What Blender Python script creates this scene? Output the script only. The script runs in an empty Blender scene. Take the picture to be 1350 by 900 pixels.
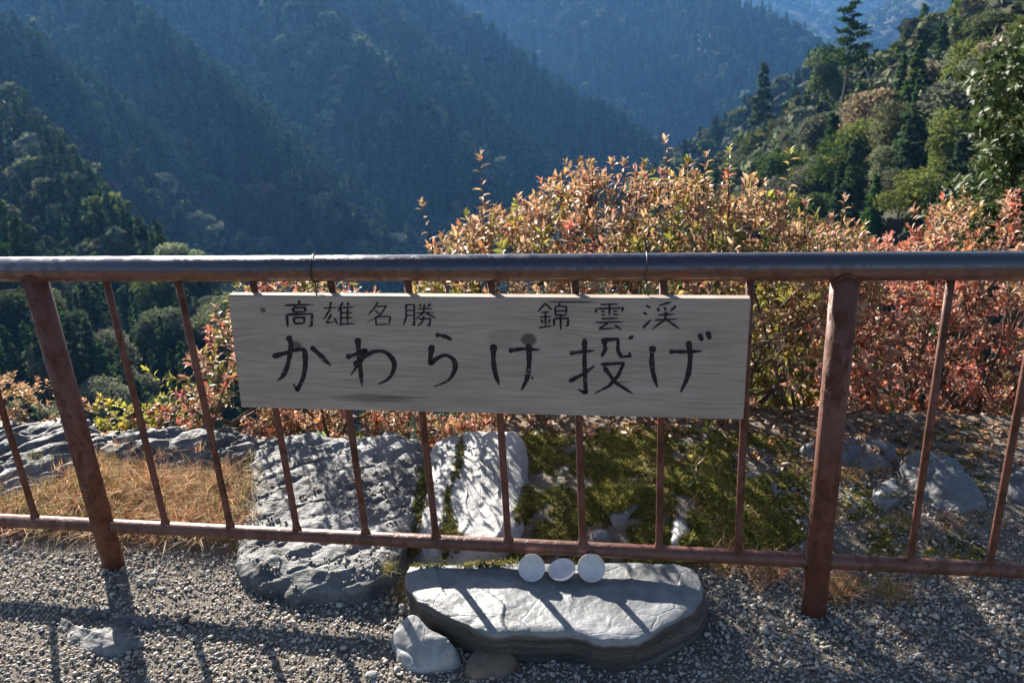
import bpy, bmesh, math, random
import numpy as np
from mathutils import Vector, Matrix

# ------------------------------------------------------------------ camera, sky, sun, exposure
SC = bpy.context.scene
COL = SC.collection
CAM = np.array([1.51606, -1.84661, 1.49750])
CR = np.array([0.98621, 0.15624, -0.05451])
CU = np.array([-0.01035, 0.38702, 0.92201])
CF = np.array([-0.16515, 0.90874, -0.38330])
FPX = 1162.0
cd = bpy.data.cameras.new('camera')
cd.sensor_width = 36.0
cd.lens = FPX / 1350 * 36
cd.clip_start = 0.05
cd.clip_end = 12000
cd.dof.use_dof = True
cd.dof.focus_distance = 2.02
cd.dof.aperture_fstop = 9.0
cam = bpy.data.objects.new('camera', cd)
COL.objects.link(cam)
cam.matrix_world = Matrix(((CR[0], CU[0], -CF[0], CAM[0]), (CR[1], CU[1], -CF[1], CAM[1]),
                           (CR[2], CU[2], -CF[2], CAM[2]), (0, 0, 0, 1)))
SC.camera = cam

SUN_AZ, SUN_EL = math.radians(-36.9), math.radians(26.5)
SUNV = Vector((math.sin(SUN_AZ) * math.cos(SUN_EL), math.cos(SUN_AZ) * math.cos(SUN_EL), math.sin(SUN_EL)))
world = bpy.data.worlds.new('World')
SC.world = world
world.use_nodes = True
wn = world.node_tree
bgn = wn.nodes['Background']
sky = wn.nodes.new('ShaderNodeTexSky')
sky.sky_type = 'NISHITA'
sky.sun_disc = False
sky.sun_elevation = SUN_EL
sky.sun_rotation = SUN_AZ
sky.altitude = 300
wn.links.new(sky.outputs[0], bgn.inputs[0])
bgn.inputs[1].default_value = 0.05
sl = bpy.data.lights.new('sun', 'SUN')
sl.energy = 5.0
sl.angle = math.radians(0.53)
sl.color = (1.0, 0.93, 0.82)
sun = bpy.data.objects.new('sun', sl)
COL.objects.link(sun)
sun.location = (-30, 40, 60)
sun.rotation_euler = (-SUNV).to_track_quat('-Z', 'Y').to_euler()

SC.view_settings.view_transform = 'Standard'
SC.view_settings.look = 'None'
SC.view_settings.exposure = 1.93
SC.view_settings.gamma = 1.0
SC.render.engine = 'CYCLES'
cy = SC.cycles
cy.use_denoising = True
cy.denoiser = 'OPENIMAGEDENOISE'
cy.use_adaptive_sampling = True
cy.adaptive_threshold = 0.02
cy.max_bounces = 5
cy.diffuse_bounces = 3
cy.glossy_bounces = 2
cy.transmission_bounces = 3
cy.volume_bounces = 0
cy.transparent_max_bounces = 6
cy.caustics_reflective = False
cy.caustics_refractive = False
cy.sample_clamp_indirect = 6.0

rng = np.random.default_rng(7)
random.seed(7)

# ------------------------------------------------------------------ placing helpers (photo reading -> world metres)
def ray(x, y):
    return CF + CR * ((x - 675) / FPX) - CU * ((y - 450) / FPX)
def onz(x, y, z=0.0):
    d = ray(x, y); return CAM + d * ((z - CAM[2]) / d[2])
def ony(x, y, Y=0.0):
    d = ray(x, y); return CAM + d * ((Y - CAM[1]) / d[1])
def far(x, y, D):
    d = ray(x, y); return CAM + d * (D / math.hypot(d[0], d[1]))

# ------------------------------------------------------------------ noise
_P = np.random.default_rng(3).random((64, 64, 64)).astype(np.float32)
def vnoise(p):
    p = np.asarray(p, dtype=np.float64)
    i = np.floor(p).astype(int); f = p - i; f = f * f * (3 - 2 * f)
    a = i & 63; b = (i + 1) & 63
    x0, y0, z0 = a[..., 0], a[..., 1], a[..., 2]; x1, y1, z1 = b[..., 0], b[..., 1], b[..., 2]
    fx, fy, fz = f[..., 0], f[..., 1], f[..., 2]
    def L(u, v, t): return u + (v - u) * t
    return L(L(L(_P[x0, y0, z0], _P[x1, y0, z0], fx), L(_P[x0, y1, z0], _P[x1, y1, z0], fx), fy),
             L(L(_P[x0, y0, z1], _P[x1, y0, z1], fx), L(_P[x0, y1, z1], _P[x1, y1, z1], fx), fy), fz) * 2 - 1
def fbm(p, o=4):
    p = np.asarray(p, dtype=np.float64); s = 0; a = 1.0
    for k in range(o):
        s = s + a * vnoise(p * (2.03 ** k) + 17.3 * k); a *= 0.5
    return s / 1.9

# ------------------------------------------------------------------ object helpers
def tag(o, label=None, cat=None, group=None, kind=None):
    if label: o['label'] = label
    if cat: o['category'] = cat
    if group: o['group'] = group
    if kind: o['kind'] = kind
    return o
def link(name, me, mat=None, parent=None, loc=None):
    o = bpy.data.objects.new(name, me)
    COL.objects.link(o)
    if mat is not None:
        me.materials.append(mat)
    if parent is not None: o.parent = parent
    if loc is not None: o.location = loc
    return o
def empty(name, loc):
    o = bpy.data.objects.new(name, None)
    o.empty_display_size = 0.1
    COL.objects.link(o); o.location = loc
    return o
def mesh_from(name, verts, faces, smooth=True, col=None):
    """verts (n,3); faces: an int array (m,k) or a list of lists"""
    me = bpy.data.meshes.new(name)
    verts = np.asarray(verts, dtype=np.float32)
    if isinstance(faces, np.ndarray):
        m, k = faces.shape
        me.vertices.add(len(verts)); me.vertices.foreach_set('co', verts.ravel())
        me.loops.add(m * k); me.loops.foreach_set('vertex_index', faces.astype(np.int32).ravel())
        me.polygons.add(m); me.polygons.foreach_set('loop_start', np.arange(0, m * k, k, dtype=np.int32))
        me.update(calc_edges=True); me.validate()
    else:
        me.from_pydata([tuple(map(float, v)) for v in verts], [], faces)
    if smooth:
        me.polygons.foreach_set('use_smooth', np.ones(len(me.polygons), dtype=bool))
    if col is not None:
        a = me.attributes.new('Col', 'FLOAT_COLOR', 'POINT')
        c = np.ones((len(verts), 4), dtype=np.float32); c[:, :3] = col
        a.data.foreach_set('color', c.ravel())
    me.update()
    return me
class MB:
    """collects vertices and quads"""
    def __init__(s): s.v = []; s.f = []; s.c = []; s.n = 0
    def add(s, v, f, c=None):
        v = np.asarray(v, dtype=float).reshape(-1, 3)
        s.v.append(v); s.f += [[i + s.n for i in q] for q in f]; s.n += len(v)
        if c is not None: s.c.append(np.tile(np.asarray(c, float), (len(v), 1)))
    def mesh(s, name, smooth=True):
        return mesh_from(name, np.vstack(s.v), s.f, smooth, np.vstack(s.c) if s.c else None)
def tube(mb, pts, rad, n=8, cap=True, c=None):
    pts = np.asarray(pts, float); m = len(pts)
    rad = np.full(m, rad) if np.isscalar(rad) else np.asarray(rad, float)
    t = np.gradient(pts, axis=0); t /= np.linalg.norm(t, axis=1)[:, None] + 1e-12
    ref = np.array([0, 0, 1.0]) if abs(t[0][2]) < 0.9 else np.array([1.0, 0, 0])
    vs = []
    for i in range(m):
        a = np.cross(ref, t[i]); a /= np.linalg.norm(a) + 1e-12; b = np.cross(t[i], a); ref = np.cross(a, t[i]) * -1 if False else ref
        ang = np.arange(n) * 2 * math.pi / n
        vs.append(pts[i] + rad[i] * (np.outer(np.cos(ang), a) + np.outer(np.sin(ang), b)))
    v = np.vstack(vs); f = []
    for i in range(m - 1):
        for k in range(n):
            f.append([i * n + k, i * n + (k + 1) % n, (i + 1) * n + (k + 1) % n, (i + 1) * n + k])
    if cap:
        f.append(list(range(n))[::-1]); f.append([(m - 1) * n + k for k in range(n)])
    mb.add(v, f, c)

# ------------------------------------------------------------------ materials
class NT:
    def __init__(s, name):
        s.m = bpy.data.materials.new(name); s.m.use_nodes = True
        s.t = s.m.node_tree; s.t.nodes.clear()
        s.out = s.t.nodes.new('ShaderNodeOutputMaterial')
    def n(s, typ, **kw):
        nd = s.t.nodes.new(typ)
        for k, v in kw.items():
            if k.startswith('i_'):
                key = k[2:]
                key = int(key) if key.isdigit() else key.replace('_', ' ')
                s.set(nd.inputs[key], v)
            else: setattr(nd, k, v)
        return nd
    def set(s, inp, v):
        if hasattr(v, 'is_output') or isinstance(v, bpy.types.NodeSocket): s.t.links.new(v, inp)
        else: inp.default_value = v
    def noise(s, vec, scale, detail=4, rough=.55, dist=0.0):
        nd = s.n('ShaderNodeTexNoise'); s.set(nd.inputs['Vector'], vec)
        nd.inputs['Scale'].default_value = scale; nd.inputs['Detail'].default_value = detail
        nd.inputs['Roughness'].default_value = rough; nd.inputs['Distortion'].default_value = dist
        return nd.outputs[0]
    def ramp(s, fac, stops, interp='LINEAR'):
        nd = s.n('ShaderNodeValToRGB'); s.set(nd.inputs[0], fac); cr = nd.color_ramp
        cr.interpolation = interp
        while len(cr.elements) > 1: cr.elements.remove(cr.elements[0])
        cr.elements[0].position = stops[0][0]
        def c4(c): return (c, c, c, 1) if np.isscalar(c) else tuple(c) + (1,)
        cr.elements[0].color = c4(stops[0][1])
        for p, c in stops[1:]:
            e = cr.elements.new(p); e.color = c4(c)
        return nd.outputs[0]
    def mix(s, fac, a, b, mode='MIX'):
        nd = s.n('ShaderNodeMix'); nd.data_type = 'RGBA'; nd.blend_type = mode
        s.set(nd.inputs[0], fac)
        for inp, v in ((nd.inputs[6], a), (nd.inputs[7], b)):
            if isinstance(v, (tuple, list)): v = tuple(v) + (1,) if len(v) == 3 else v
            s.set(inp, v)
        return nd.outputs[2]
    def math(s, op, a, b=0.0, c=0.0):
        nd = s.n('ShaderNodeMath'); nd.operation = op
        for i, v in enumerate((a, b, c)):
            s.set(nd.inputs[i], v)
        return nd.outputs[0]
    def coord(s, which='Object'): return s.n('ShaderNodeTexCoord').outputs[which]
    def mapping(s, vec, scale=(1, 1, 1), rot=(0, 0, 0), loc=(0, 0, 0)):
        nd = s.n('ShaderNodeMapping'); s.set(nd.inputs[0], vec)
        nd.inputs[1].default_value = loc; nd.inputs[2].default_value = rot; nd.inputs[3].default_value = scale
        return nd.outputs[0]
    def bump(s, h, strength=.5, dist=.01):
        nd = s.n('ShaderNodeBump'); s.set(nd.inputs['Height'], h)
        nd.inputs['Strength'].default_value = strength; nd.inputs['Distance'].default_value = dist
        return nd.outputs[0]
    def bsdf(s, color, rough=.7, normal=None, spec=.5, metallic=0.0):
        nd = s.n('ShaderNodeBsdfPrincipled')
        if isinstance(color, (tuple, list)): color = tuple(color) + (1,)
        s.set(nd.inputs['Base Color'], color); s.set(nd.inputs['Roughness'], rough)
        s.set(nd.inputs['Metallic'], metallic); s.set(nd.inputs['Specular IOR Level'], spec)
        if normal is not None: s.set(nd.inputs['Normal'], normal)
        return nd.outputs[0]
    def done(s, sh): s.t.links.new(sh, s.out.inputs[0]); return s.m

def m_leaf(name, trans=.35, rough=.35, spec=.5, var=.25, use_obj=False, sat=1.0):
    g = NT(name)
    at = g.n('ShaderNodeAttribute', attribute_name='Col').outputs['Color']
    if use_obj:
        rnd = g.n('ShaderNodeObjectInfo').outputs['Random']
        hs = g.n('ShaderNodeHueSaturation'); g.set(hs.inputs['Color'], at)
        g.set(hs.inputs['Hue'], g.math('MULTIPLY_ADD', rnd, .045, .492))
        g.set(hs.inputs['Value'], g.math('MULTIPLY_ADD', g.math('FRACT', g.math('MULTIPLY', rnd, 7.31)), .8, .6))
        g.set(hs.inputs['Saturation'], g.math('MULTIPLY_ADD', g.math('FRACT', g.math('MULTIPLY', rnd, 3.77)), .5, .7 * sat))
        at = hs.outputs[0]
    p = g.bsdf(at, rough, spec=spec)
    if trans > 0:
        tr = g.n('ShaderNodeBsdfTranslucent'); g.set(tr.inputs[0], g.mix(1.0, at, (1.0, .92, .55), 'MULTIPLY') if False else at)
        mx = g.n('ShaderNodeMixShader', i_0=trans); g.t.links.new(p, mx.inputs[1]); g.t.links.new(tr.outputs[0], mx.inputs[2])
        p = mx.outputs[0]
    return g.done(p)

def m_rock(name, base, light, dark, grain=(1, 1, 1), rot=(0, 0, 0), rough=.55, bump=.5, spec=.5, lichen=.3, bed_shade=None):
    g = NT(name); co = g.coord('Object')
    st = g.mapping(co, grain, rot)
    n1 = g.noise(st, 9, 8, .62, .6); n2 = g.noise(co, 45, 6, .65); n3 = g.noise(co, 3.2, 3, .5)
    c = g.mix(g.ramp(n1, [(.33, 0), (.66, 1)]), dark, base)
    c = g.mix(g.ramp(n3, [(.45, 0), (.7, 1)]), c, light)
    c = g.mix(g.ramp(n2, [(.3, .55), (.5, 0)]), c, dark)
    li = g.noise(co, 22, 5, .7)
    c = g.mix(g.math('MULTIPLY', g.ramp(li, [(.6, 0), (.68, 1)]), lichen), c, (.42, .43, .40))
    if bed_shade:      # brownish bed under the top, darkened so its colour carries the face's shade
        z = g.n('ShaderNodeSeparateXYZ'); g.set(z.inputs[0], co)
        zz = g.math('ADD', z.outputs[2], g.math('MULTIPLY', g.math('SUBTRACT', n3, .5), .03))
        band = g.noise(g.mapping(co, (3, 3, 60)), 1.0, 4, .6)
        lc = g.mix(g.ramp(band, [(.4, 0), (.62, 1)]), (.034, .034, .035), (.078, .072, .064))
        c = g.mix(g.ramp(g.math('MULTIPLY_ADD', zz, 50, -50 * bed_shade + .5), [(.3, 1), (.7, 0)]), c, lc)
    h = g.math('ADD', g.math('MULTIPLY', n1, .8), g.math('MULTIPLY', n2, .35))
    vor = g.n('ShaderNodeTexVoronoi', feature='DISTANCE_TO_EDGE'); g.set(vor.inputs['Vector'], g.mapping(st, (1, 1, 1), (0, 0, .3)))
    vor.inputs['Scale'].default_value = 5
    crack = g.ramp(vor.outputs['Distance'], [(0, 0), (.02, 1)])
    h = g.math('ADD', h, g.math('MULTIPLY', crack, .12))
    return g.done(g.bsdf(c, g.ramp(n2, [(.3, rough + .15), (.7, rough - .05)]), g.bump(h, bump, .012), spec))

def m_paint(name, r0=.27, spec=.6, worn=None):
    g = NT(name); co = g.coord('Object')
    big = g.noise(co, 9, 6, .62, .4); fine = g.noise(co, 70, 5, .7); spots = g.noise(g.mapping(co, (1, 1, .55)), 34, 4, .6, .3)
    paint = g.mix(g.ramp(fine, [(.35, 0), (.7, 1)]), (.105, .040, .028), (.150, .058, .040))
    rust = g.mix(g.ramp(fine, [(.3, 0), (.7, 1)]), (.045, .017, .011), (.120, .040, .017))
    rf = g.ramp(spots, [(.455, 0), (.53, 1)])
    rf = g.math('MULTIPLY', rf, g.ramp(big, [(.40, .1), (.56, 1)]))
    c = g.mix(rf, paint, rust)
    red = g.ramp(g.noise(g.mapping(co, (.7, 1, 1)), 16, 5, .65), [(.645, 0), (.68, 1)])
    c = g.mix(g.math('MULTIPLY', red, .6), c, (.20, .026, .014))
    rough = g.math('MULTIPLY_ADD', rf, .25, r0)
    h = g.math('ADD', g.math('MULTIPLY', rf, -.6), g.math('MULTIPLY', fine, .35))
    if worn is None: return g.done(g.bsdf(c, rough, g.bump(h, .45, .003), spec))
    z = g.n('ShaderNodeSeparateXYZ'); g.set(z.inputs[0], co)
    wz = g.math('ADD', g.math('SUBTRACT', z.outputs[2], worn), g.math('MULTIPLY', g.math('SUBTRACT', g.noise(g.mapping(co, (.5, 1, 1)), 22, 5, .65), .5), .030))
    wm = g.ramp(g.math('MULTIPLY_ADD', wz, 40, .5), [(.42, 0), (.60, .85)])
    wm = g.math('MULTIPLY', wm, g.math('SUBTRACT', 1.0, g.math('MULTIPLY', red, .8)))
    c = g.mix(wm, c, (.085, .088, .105))
    return g.done(g.bsdf(c, g.math('SUBTRACT', rough, g.math('MULTIPLY', wm, .02)), g.bump(h, .12, .002), spec, wm))

def m_wood():
    g = NT('weathered_board'); co = g.coord('Object')
    sep = g.n('ShaderNodeSeparateXYZ'); g.set(sep.inputs[0], co); X, Z = sep.outputs[0], sep.outputs[2]
    warp = g.math('MULTIPLY', g.math('SUBTRACT', g.noise(g.mapping(co, (1.6, 1, 4)), 1.2, 2), .5), .014)
    zz = g.math('ADD', Z, warp); dark = None; ringw = None
    for (kx, kz, kr) in KNOTS:
        dx = g.math('SUBTRACT', X, kx); dz = g.math('SUBTRACT', Z, kz)
        r2 = g.math('ADD', g.math('MULTIPLY', g.math('MULTIPLY', dx, dx), .22), g.math('MULTIPLY', dz, dz))
        fall = g.math('POWER', 2.718, g.math('MULTIPLY', r2, -1 / (2 * (kr * 2.6) ** 2)))
        sgn = g.math('DIVIDE', dz, g.math('SQRT', g.math('ADD', g.math('MULTIPLY', dz, dz), kr * kr * .6)))
        zz = g.math('ADD', zz, g.math('MULTIPLY', g.math('MULTIPLY', fall, sgn), -kr * 1.7))
        rr = g.math('SQRT', g.math('ADD', g.math('MULTIPLY', g.math('MULTIPLY', dx, dx), .8), g.math('MULTIPLY', dz, dz)))
        rr = g.math('ADD', rr, g.math('MULTIPLY', g.math('SUBTRACT', g.noise(co, 60, 3), .5), .006))
        kd = g.ramp(g.math('DIVIDE', rr, kr), [(.70, 1), (1.02, .25), (1.25, 0)])
        dark = kd if dark is None else g.math('MAXIMUM', dark, kd)
    cv = g.n('ShaderNodeCombineXYZ'); g.set(cv.inputs[0], g.math('MULTIPLY', X, .035)); g.set(cv.inputs[2], zz)
    lines = g.noise(cv.outputs[0], 210, 2, .5); rings = g.noise(cv.outputs[0], 55, 3, .6)
    fib = g.noise(g.mapping(co, (9, 1, 420)), 1.0, 4, .65)
    blot = g.noise(g.mapping(co, (1.6, 1, 6)), 2.2, 4, .6)
    c = g.mix(g.ramp(rings, [(.30, 0), (.70, 1)]), (.335, .268, .222), (.405, .334, .282))
    c = g.mix(g.ramp(lines, [(.36, .45), (.55, 0)]), c, (.17, .138, .118))
    c = g.mix(g.ramp(blot, [(.45, 0), (.75, .5)]), c, (.24, .185, .150))
    c = g.mix(g.ramp(fib, [(.30, .45), (.52, 0)]), c, (.17, .145, .13))
    ex = g.math('DIVIDE', g.math('SUBTRACT', X, STAIN[0]), .118); ez = g.math('DIVIDE', g.math('SUBTRACT', Z, STAIN[1]), .0135)
    e = g.math('ADD', g.math('MULTIPLY', ex, ex), g.math('MULTIPLY', ez, ez))
    c = g.mix(g.ramp(e, [(.15, .6), (1.0, 0)]), c, (.085, .060, .050))
    c = g.mix(g.math('MULTIPLY', dark, .85), c, (.062, .050, .043))
    crack = g.ramp(g.noise(g.mapping(co, (2.2, 1, 70)), 1.0, 2, .5), [(.715, 0), (.735, 1)])
    c = g.mix(crack, c, (.04, .033, .03))
    h = g.math('ADD', g.math('MULTIPLY', lines, .6), g.math('SUBTRACT', g.math('MULTIPLY', fib, .5), g.math('MULTIPLY', crack, .8)))
    return g.done(g.bsdf(c, .78, g.bump(h, .22, .002), .3))

def m_ink():
    g = NT('brushed_ink'); co = g.coord('Object')
    a = g.noise(g.mapping(co, (7, 1, 210)), 1.0, 3, .6); b = g.noise(co, 55, 3, .6)
    f = g.ramp(g.math('ADD', g.math('MULTIPLY', a, .75), g.math('MULTIPLY', b, .25)), [(.29, 0.0), (.45, .95)])
    t = g.n('ShaderNodeBsdfTransparent'); p = g.bsdf((.016, .015, .016), .7, spec=.25)
    mx = g.n('ShaderNodeMixShader'); g.set(mx.inputs[0], f); g.t.links.new(t.outputs[0], mx.inputs[1]); g.t.links.new(p, mx.inputs[2])
    return g.done(mx.outputs[0])

def m_soil(name, a, b, c, scale=20):
    g = NT(name); co = g.coord('Object')
    n1 = g.noise(co, scale, 6, .65); n2 = g.noise(co, scale * 6, 4, .7)
    col = g.mix(g.ramp(n1, [(.35, 0), (.65, 1)]), a, b)
    col = g.mix(g.ramp(n2, [(.55, 0), (.7, 1)]), col, c)
    return g.done(g.bsdf(col, .95, g.bump(g.math('ADD', n1, n2), .8, .01), .2))

def m_pebble():
    g = NT('pebble'); r = g.n('ShaderNodeObjectInfo').outputs['Random']; co = g.coord('Object')
    c = g.ramp(r, [(0, (.13, .122, .113)), (.12, (.23, .212, .195)), (.30, (.35, .31, .265)), (.5, (.43, .37, .30)), (.62, (.26, .25, .238)),
                   (.74, (.46, .41, .34)), (.86, (.35, .28, .22)), (.93, (.46, .43, .40)), (.97, (.27, .17, .12)), (1, (.14, .14, .15))], 'CONSTANT')
    n = g.noise(co, 2.5, 4, .6)
    c = g.mix(g.ramp(n, [(.3, .35), (.6, 0)]), c, (.12, .115, .11))
    return g.done(g.bsdf(c, .7, None, .35))

def m_plain(name, c, rough=.6, spec=.4, metallic=0.0, nscale=0, c2=None):
    g = NT(name)
    col = c
    if nscale:
        col = g.mix(g.ramp(g.noise(g.coord('Object'), nscale, 5, .6), [(.35, 0), (.65, 1)]), c, c2 or tuple(x * .6 for x in c))
    return g.done(g.bsdf(col, rough, None, spec, metallic))

# ------------------------------------------------------------------ scattering (for what nobody could count)
def scatter(name, pts, rot, scl, idx, protos):
    """one object whose points carry copies of the proto meshes"""
    pc = bpy.data.collections.new(name + '_kinds')
    for k, (me, mat) in enumerate(protos):
        o = bpy.data.objects.new('%s_kind_%02d' % (name, k), me)
        if mat is not None and not me.materials: me.materials.append(mat)
        pc.objects.link(o)
    me = bpy.data.meshes.new(name)
    n = len(pts)
    me.vertices.add(n); me.vertices.foreach_set('co', np.asarray(pts, np.float32).ravel())
    a = me.attributes.new('rot', 'FLOAT_VECTOR', 'POINT'); a.data.foreach_set('vector', np.asarray(rot, np.float32).ravel())
    a = me.attributes.new('scl', 'FLOAT_VECTOR', 'POINT'); a.data.foreach_set('vector', np.asarray(scl, np.float32).ravel())
    a = me.attributes.new('pick', 'INT', 'POINT'); a.data.foreach_set('value', np.asarray(idx, np.int32))
    o = link(name, me)
    ng = bpy.data.node_groups.new(name + '_nodes', 'GeometryNodeTree')
    ng.interface.new_socket('Geometry', in_out='INPUT', socket_type='NodeSocketGeometry')
    ng.interface.new_socket('Geometry', in_out='OUTPUT', socket_type='NodeSocketGeometry')
    N = ng.nodes.new; L = ng.links.new
    gi, go = N('NodeGroupInput'), N('NodeGroupOutput')
    ci = N('GeometryNodeCollectionInfo'); ci.inputs[0].default_value = pc
    ci.inputs[1].default_value = True; ci.inputs[2].default_value = True
    ip = N('GeometryNodeInstanceOnPoints'); ip.inputs['Pick Instance'].default_value = True
    def attr(nm, typ):
        q = N('GeometryNodeInputNamedAttribute'); q.data_type = typ; q.inputs[0].default_value = nm
        return q.outputs[0]
    L(gi.outputs[0], ip.inputs['Points']); L(ci.outputs[0], ip.inputs['Instance'])
    L(attr('pick', 'INT'), ip.inputs['Instance Index'])
    e2r = N('FunctionNodeEulerToRotation'); L(attr('rot', 'FLOAT_VECTOR'), e2r.inputs[0]); L(e2r.outputs[0], ip.inputs['Rotation'])
    L(attr('scl', 'FLOAT_VECTOR'), ip.inputs['Scale'])
    L(ip.outputs[0], go.inputs[0])
    md = o.modifiers.new('copies', 'NODES'); md.node_group = ng
    return o

# ------------------------------------------------------------------ the hills: one sheet shaped by its ridge lines
TREE_H = (7.5, 10.0, 14.0, 14.0, 9.0, 8.5)
def ridge(pts, slope, reg, left=None):
    P = np.array([far(*q) for q in pts]); P[:, 2] -= TREE_H[reg]      # the readings are of the tree tops
    return dict(p=P, s=slope, reg=reg, l=left or slope)
RIDGES = [
    ridge([(-300, -100, 560), (-120, 10, 430), (0, 95, 340), (60, 165, 285), (130, 250, 215), (200, 308, 172), (262, 345, 145), (300, 420, 122), (330, 540, 100)], .75, 0, 1.9),
    ridge([(-260, 120, 260), (-80, 210, 205), (20, 300, 160), (80, 400, 128), (120, 520, 105)], .75, 0, 1.5),
    # shaded mountain and its spurs
    ridge([(-700, -90, 900), (-300, -75, 950), (0, -62, 960), (300, -60, 1000), (480, -45, 1020), (580, -8, 1010), (630, 32, 985), (700, 88, 930), (770, 132, 885), (820, 165, 850), (870, 200, 815), (930, 255, 770)], 1.05, 1),
    ridge([(0, -62, 950), (120, -15, 760), (190, 30, 660), (230, 70, 620), (330, 165, 540), (390, 235, 490), (440, 340, 440), (480, 430, 410)], .98, 1),
    ridge([(300, -60, 990), (400, -5, 820), (470, 65, 730), (565, 150, 650), (620, 240, 590), (660, 330, 550)], .98, 1),
    ridge([(440, -48, 1010), (500, 8, 880), (535, 52, 830), (610, 120, 760), (670, 190, 705), (720, 260, 660), (770, 340, 620)], .98, 1),
    ridge([(560, -20, 1005), (600, 60, 930), (690, 150, 850), (760, 230, 790), (820, 300, 740)], .98, 1),
    ridge([(-200, -100, 640), (-40, 10, 560), (60, 90, 520), (150, 220, 450), (220, 330, 400)], .98, 1),
    # far mountain
    ridge([(300, -90, 1800), (640, -75, 1700), (850, -50, 1600), (980, 2, 1500), (1050, 34, 1430), (1095, 62, 1390), (1130, 110, 1340), (1170, 170, 1290)], .70, 2),
    ridge([(640, -75, 1700), (800, 20, 1380), (880, 120, 1230), (940, 190, 1140)], .70, 2),
    ridge([(900, -40, 1560), (960, 50, 1330), (1010, 120, 1200)], .70, 2),
    # farthest hills
    ridge([(700, -130, 4200), (950, -90, 4000), (1030, -40, 3700), (1100, -20, 3500), (1180, -50, 3500), (1400, -140, 3600)], .55, 3),
    ridge([(1400, -120, 2600), (1270, -50, 2500), (1200, 2, 2400), (1150, 42, 2300), (1110, 75, 2250)], .62, 3),
    ridge([(960, -60, 3300), (1060, 8, 2900), (1120, 45, 2700), (1150, 60, 2600)], .6, 3),
    # sunlit slope on the other side
    ridge([(1100, 66, 640), (1040, 104, 590), (980, 146, 550), (920, 190, 520), (870, 215, 500), (830, 260, 480)], .75, 4),
    ridge([(1900, -330, 150), (1700, -250, 170), (1500, -140, 200), (1400, -85, 222), (1300, -28, 245), (1240, 12, 260), (1180, 50, 275), (1110, 96, 295), (1040, 150, 318), (980, 200, 338), (930, 260, 355), (900, 330, 365), (880, 430, 370)], .82, 5),
    ridge([(1300, -28, 245), (1230, 150, 200), (1190, 270, 172), (1160, 360, 155)], .9, 5),
    ridge([(1400, -85, 222), (1355, 80, 170), (1320, 220, 135), (1300, 330, 112)], .9, 5),
]
def terrain(x, y):
    """height and region at world x, y (arrays)"""
    x = np.asarray(x, float); y = np.asarray(y, float)
    h = np.full(x.shape, -420.0); reg = np.full(x.shape, 3)
    for R in RIDGES:
        P = R['p']; best = np.full(x.shape, -1e9)
        for a, b in zip(P[:-1], P[1:]):
            dx, dy = b[0] - a[0], b[1] - a[1]
            t = np.clip(((x - a[0]) * dx + (y - a[1]) * dy) / (dx * dx + dy * dy), 0, 1)
            d = np.hypot(x - a[0] - t * dx, y - a[1] - t * dy)
            sl = np.where(dx * (y - a[1]) - dy * (x - a[0]) > 0, R['l'], R['s'])
            best = np.maximum(best, a[2] + t * (b[2] - a[2]) - sl * d)
        m = best > h
        h = np.where(m, best, h); reg = np.where(m, R['reg'], reg)
    D = np.hypot(x - CAM[0], y - CAM[1])
    amp = np.clip(D / 100, 0, 9)
    h = h + amp * fbm(np.stack([x / 70, y / 70, 0 * x + 2.5], -1), 4)
    # the terrace we stand on and the bank below it
    edge = .55 + .1 * vnoise(np.stack([x / 2.5, 0 * x, 0 * x + .5], -1))
    bank = np.where(y < edge, -.30, -.30 - 1.0 * (y - edge) - .004 * (y - edge) ** 2)
    side = np.maximum(0, np.abs(x - 1.5) - 60) * .5
    bank = bank - np.where(y > -4, side * np.clip((y + 4) / 30, 0, 1), 0)
    m = bank > h
    return np.where(m, bank, h), np.where(m, 6, reg)

azs = np.radians(np.concatenate([np.linspace(-180, -62, 60, endpoint=False), np.linspace(-62, 46, 560, endpoint=False), np.linspace(46, 180, 60)]))
rs = np.concatenate([[.6, 1.2, 1.8], np.geomspace(2.2, 5200, 420)])
AZ, RR = np.meshgrid(azs, rs, indexing='ij')
TX, TY = CAM[0] + np.sin(AZ) * RR, CAM[1] + np.cos(AZ) * RR
TZ, TREG = terrain(TX, TY)
na, nr = AZ.shape
ii, jj = np.meshgrid(np.arange(na - 1), np.arange(nr - 1), indexing='ij')
q = np.stack([ii * nr + jj, ii * nr + jj + 1, (ii + 1) * nr + jj + 1, (ii + 1) * nr + jj], -1).reshape(-1, 4)
hills = link('hills', mesh_from('hills', np.stack([TX, TY, TZ], -1).reshape(-1, 3), q[:, ::-1].copy()),
             m_soil('forest_floor', (.020, .022, .012), (.032, .030, .017), (.045, .04, .026), 1.5))
tag(hills, kind='structure')
# what the lens can see of the sheet: running horizon per direction
ELEV = np.arctan2(TZ - CAM[2], RR)
HORI = np.maximum.accumulate(ELEV, axis=1)

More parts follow.
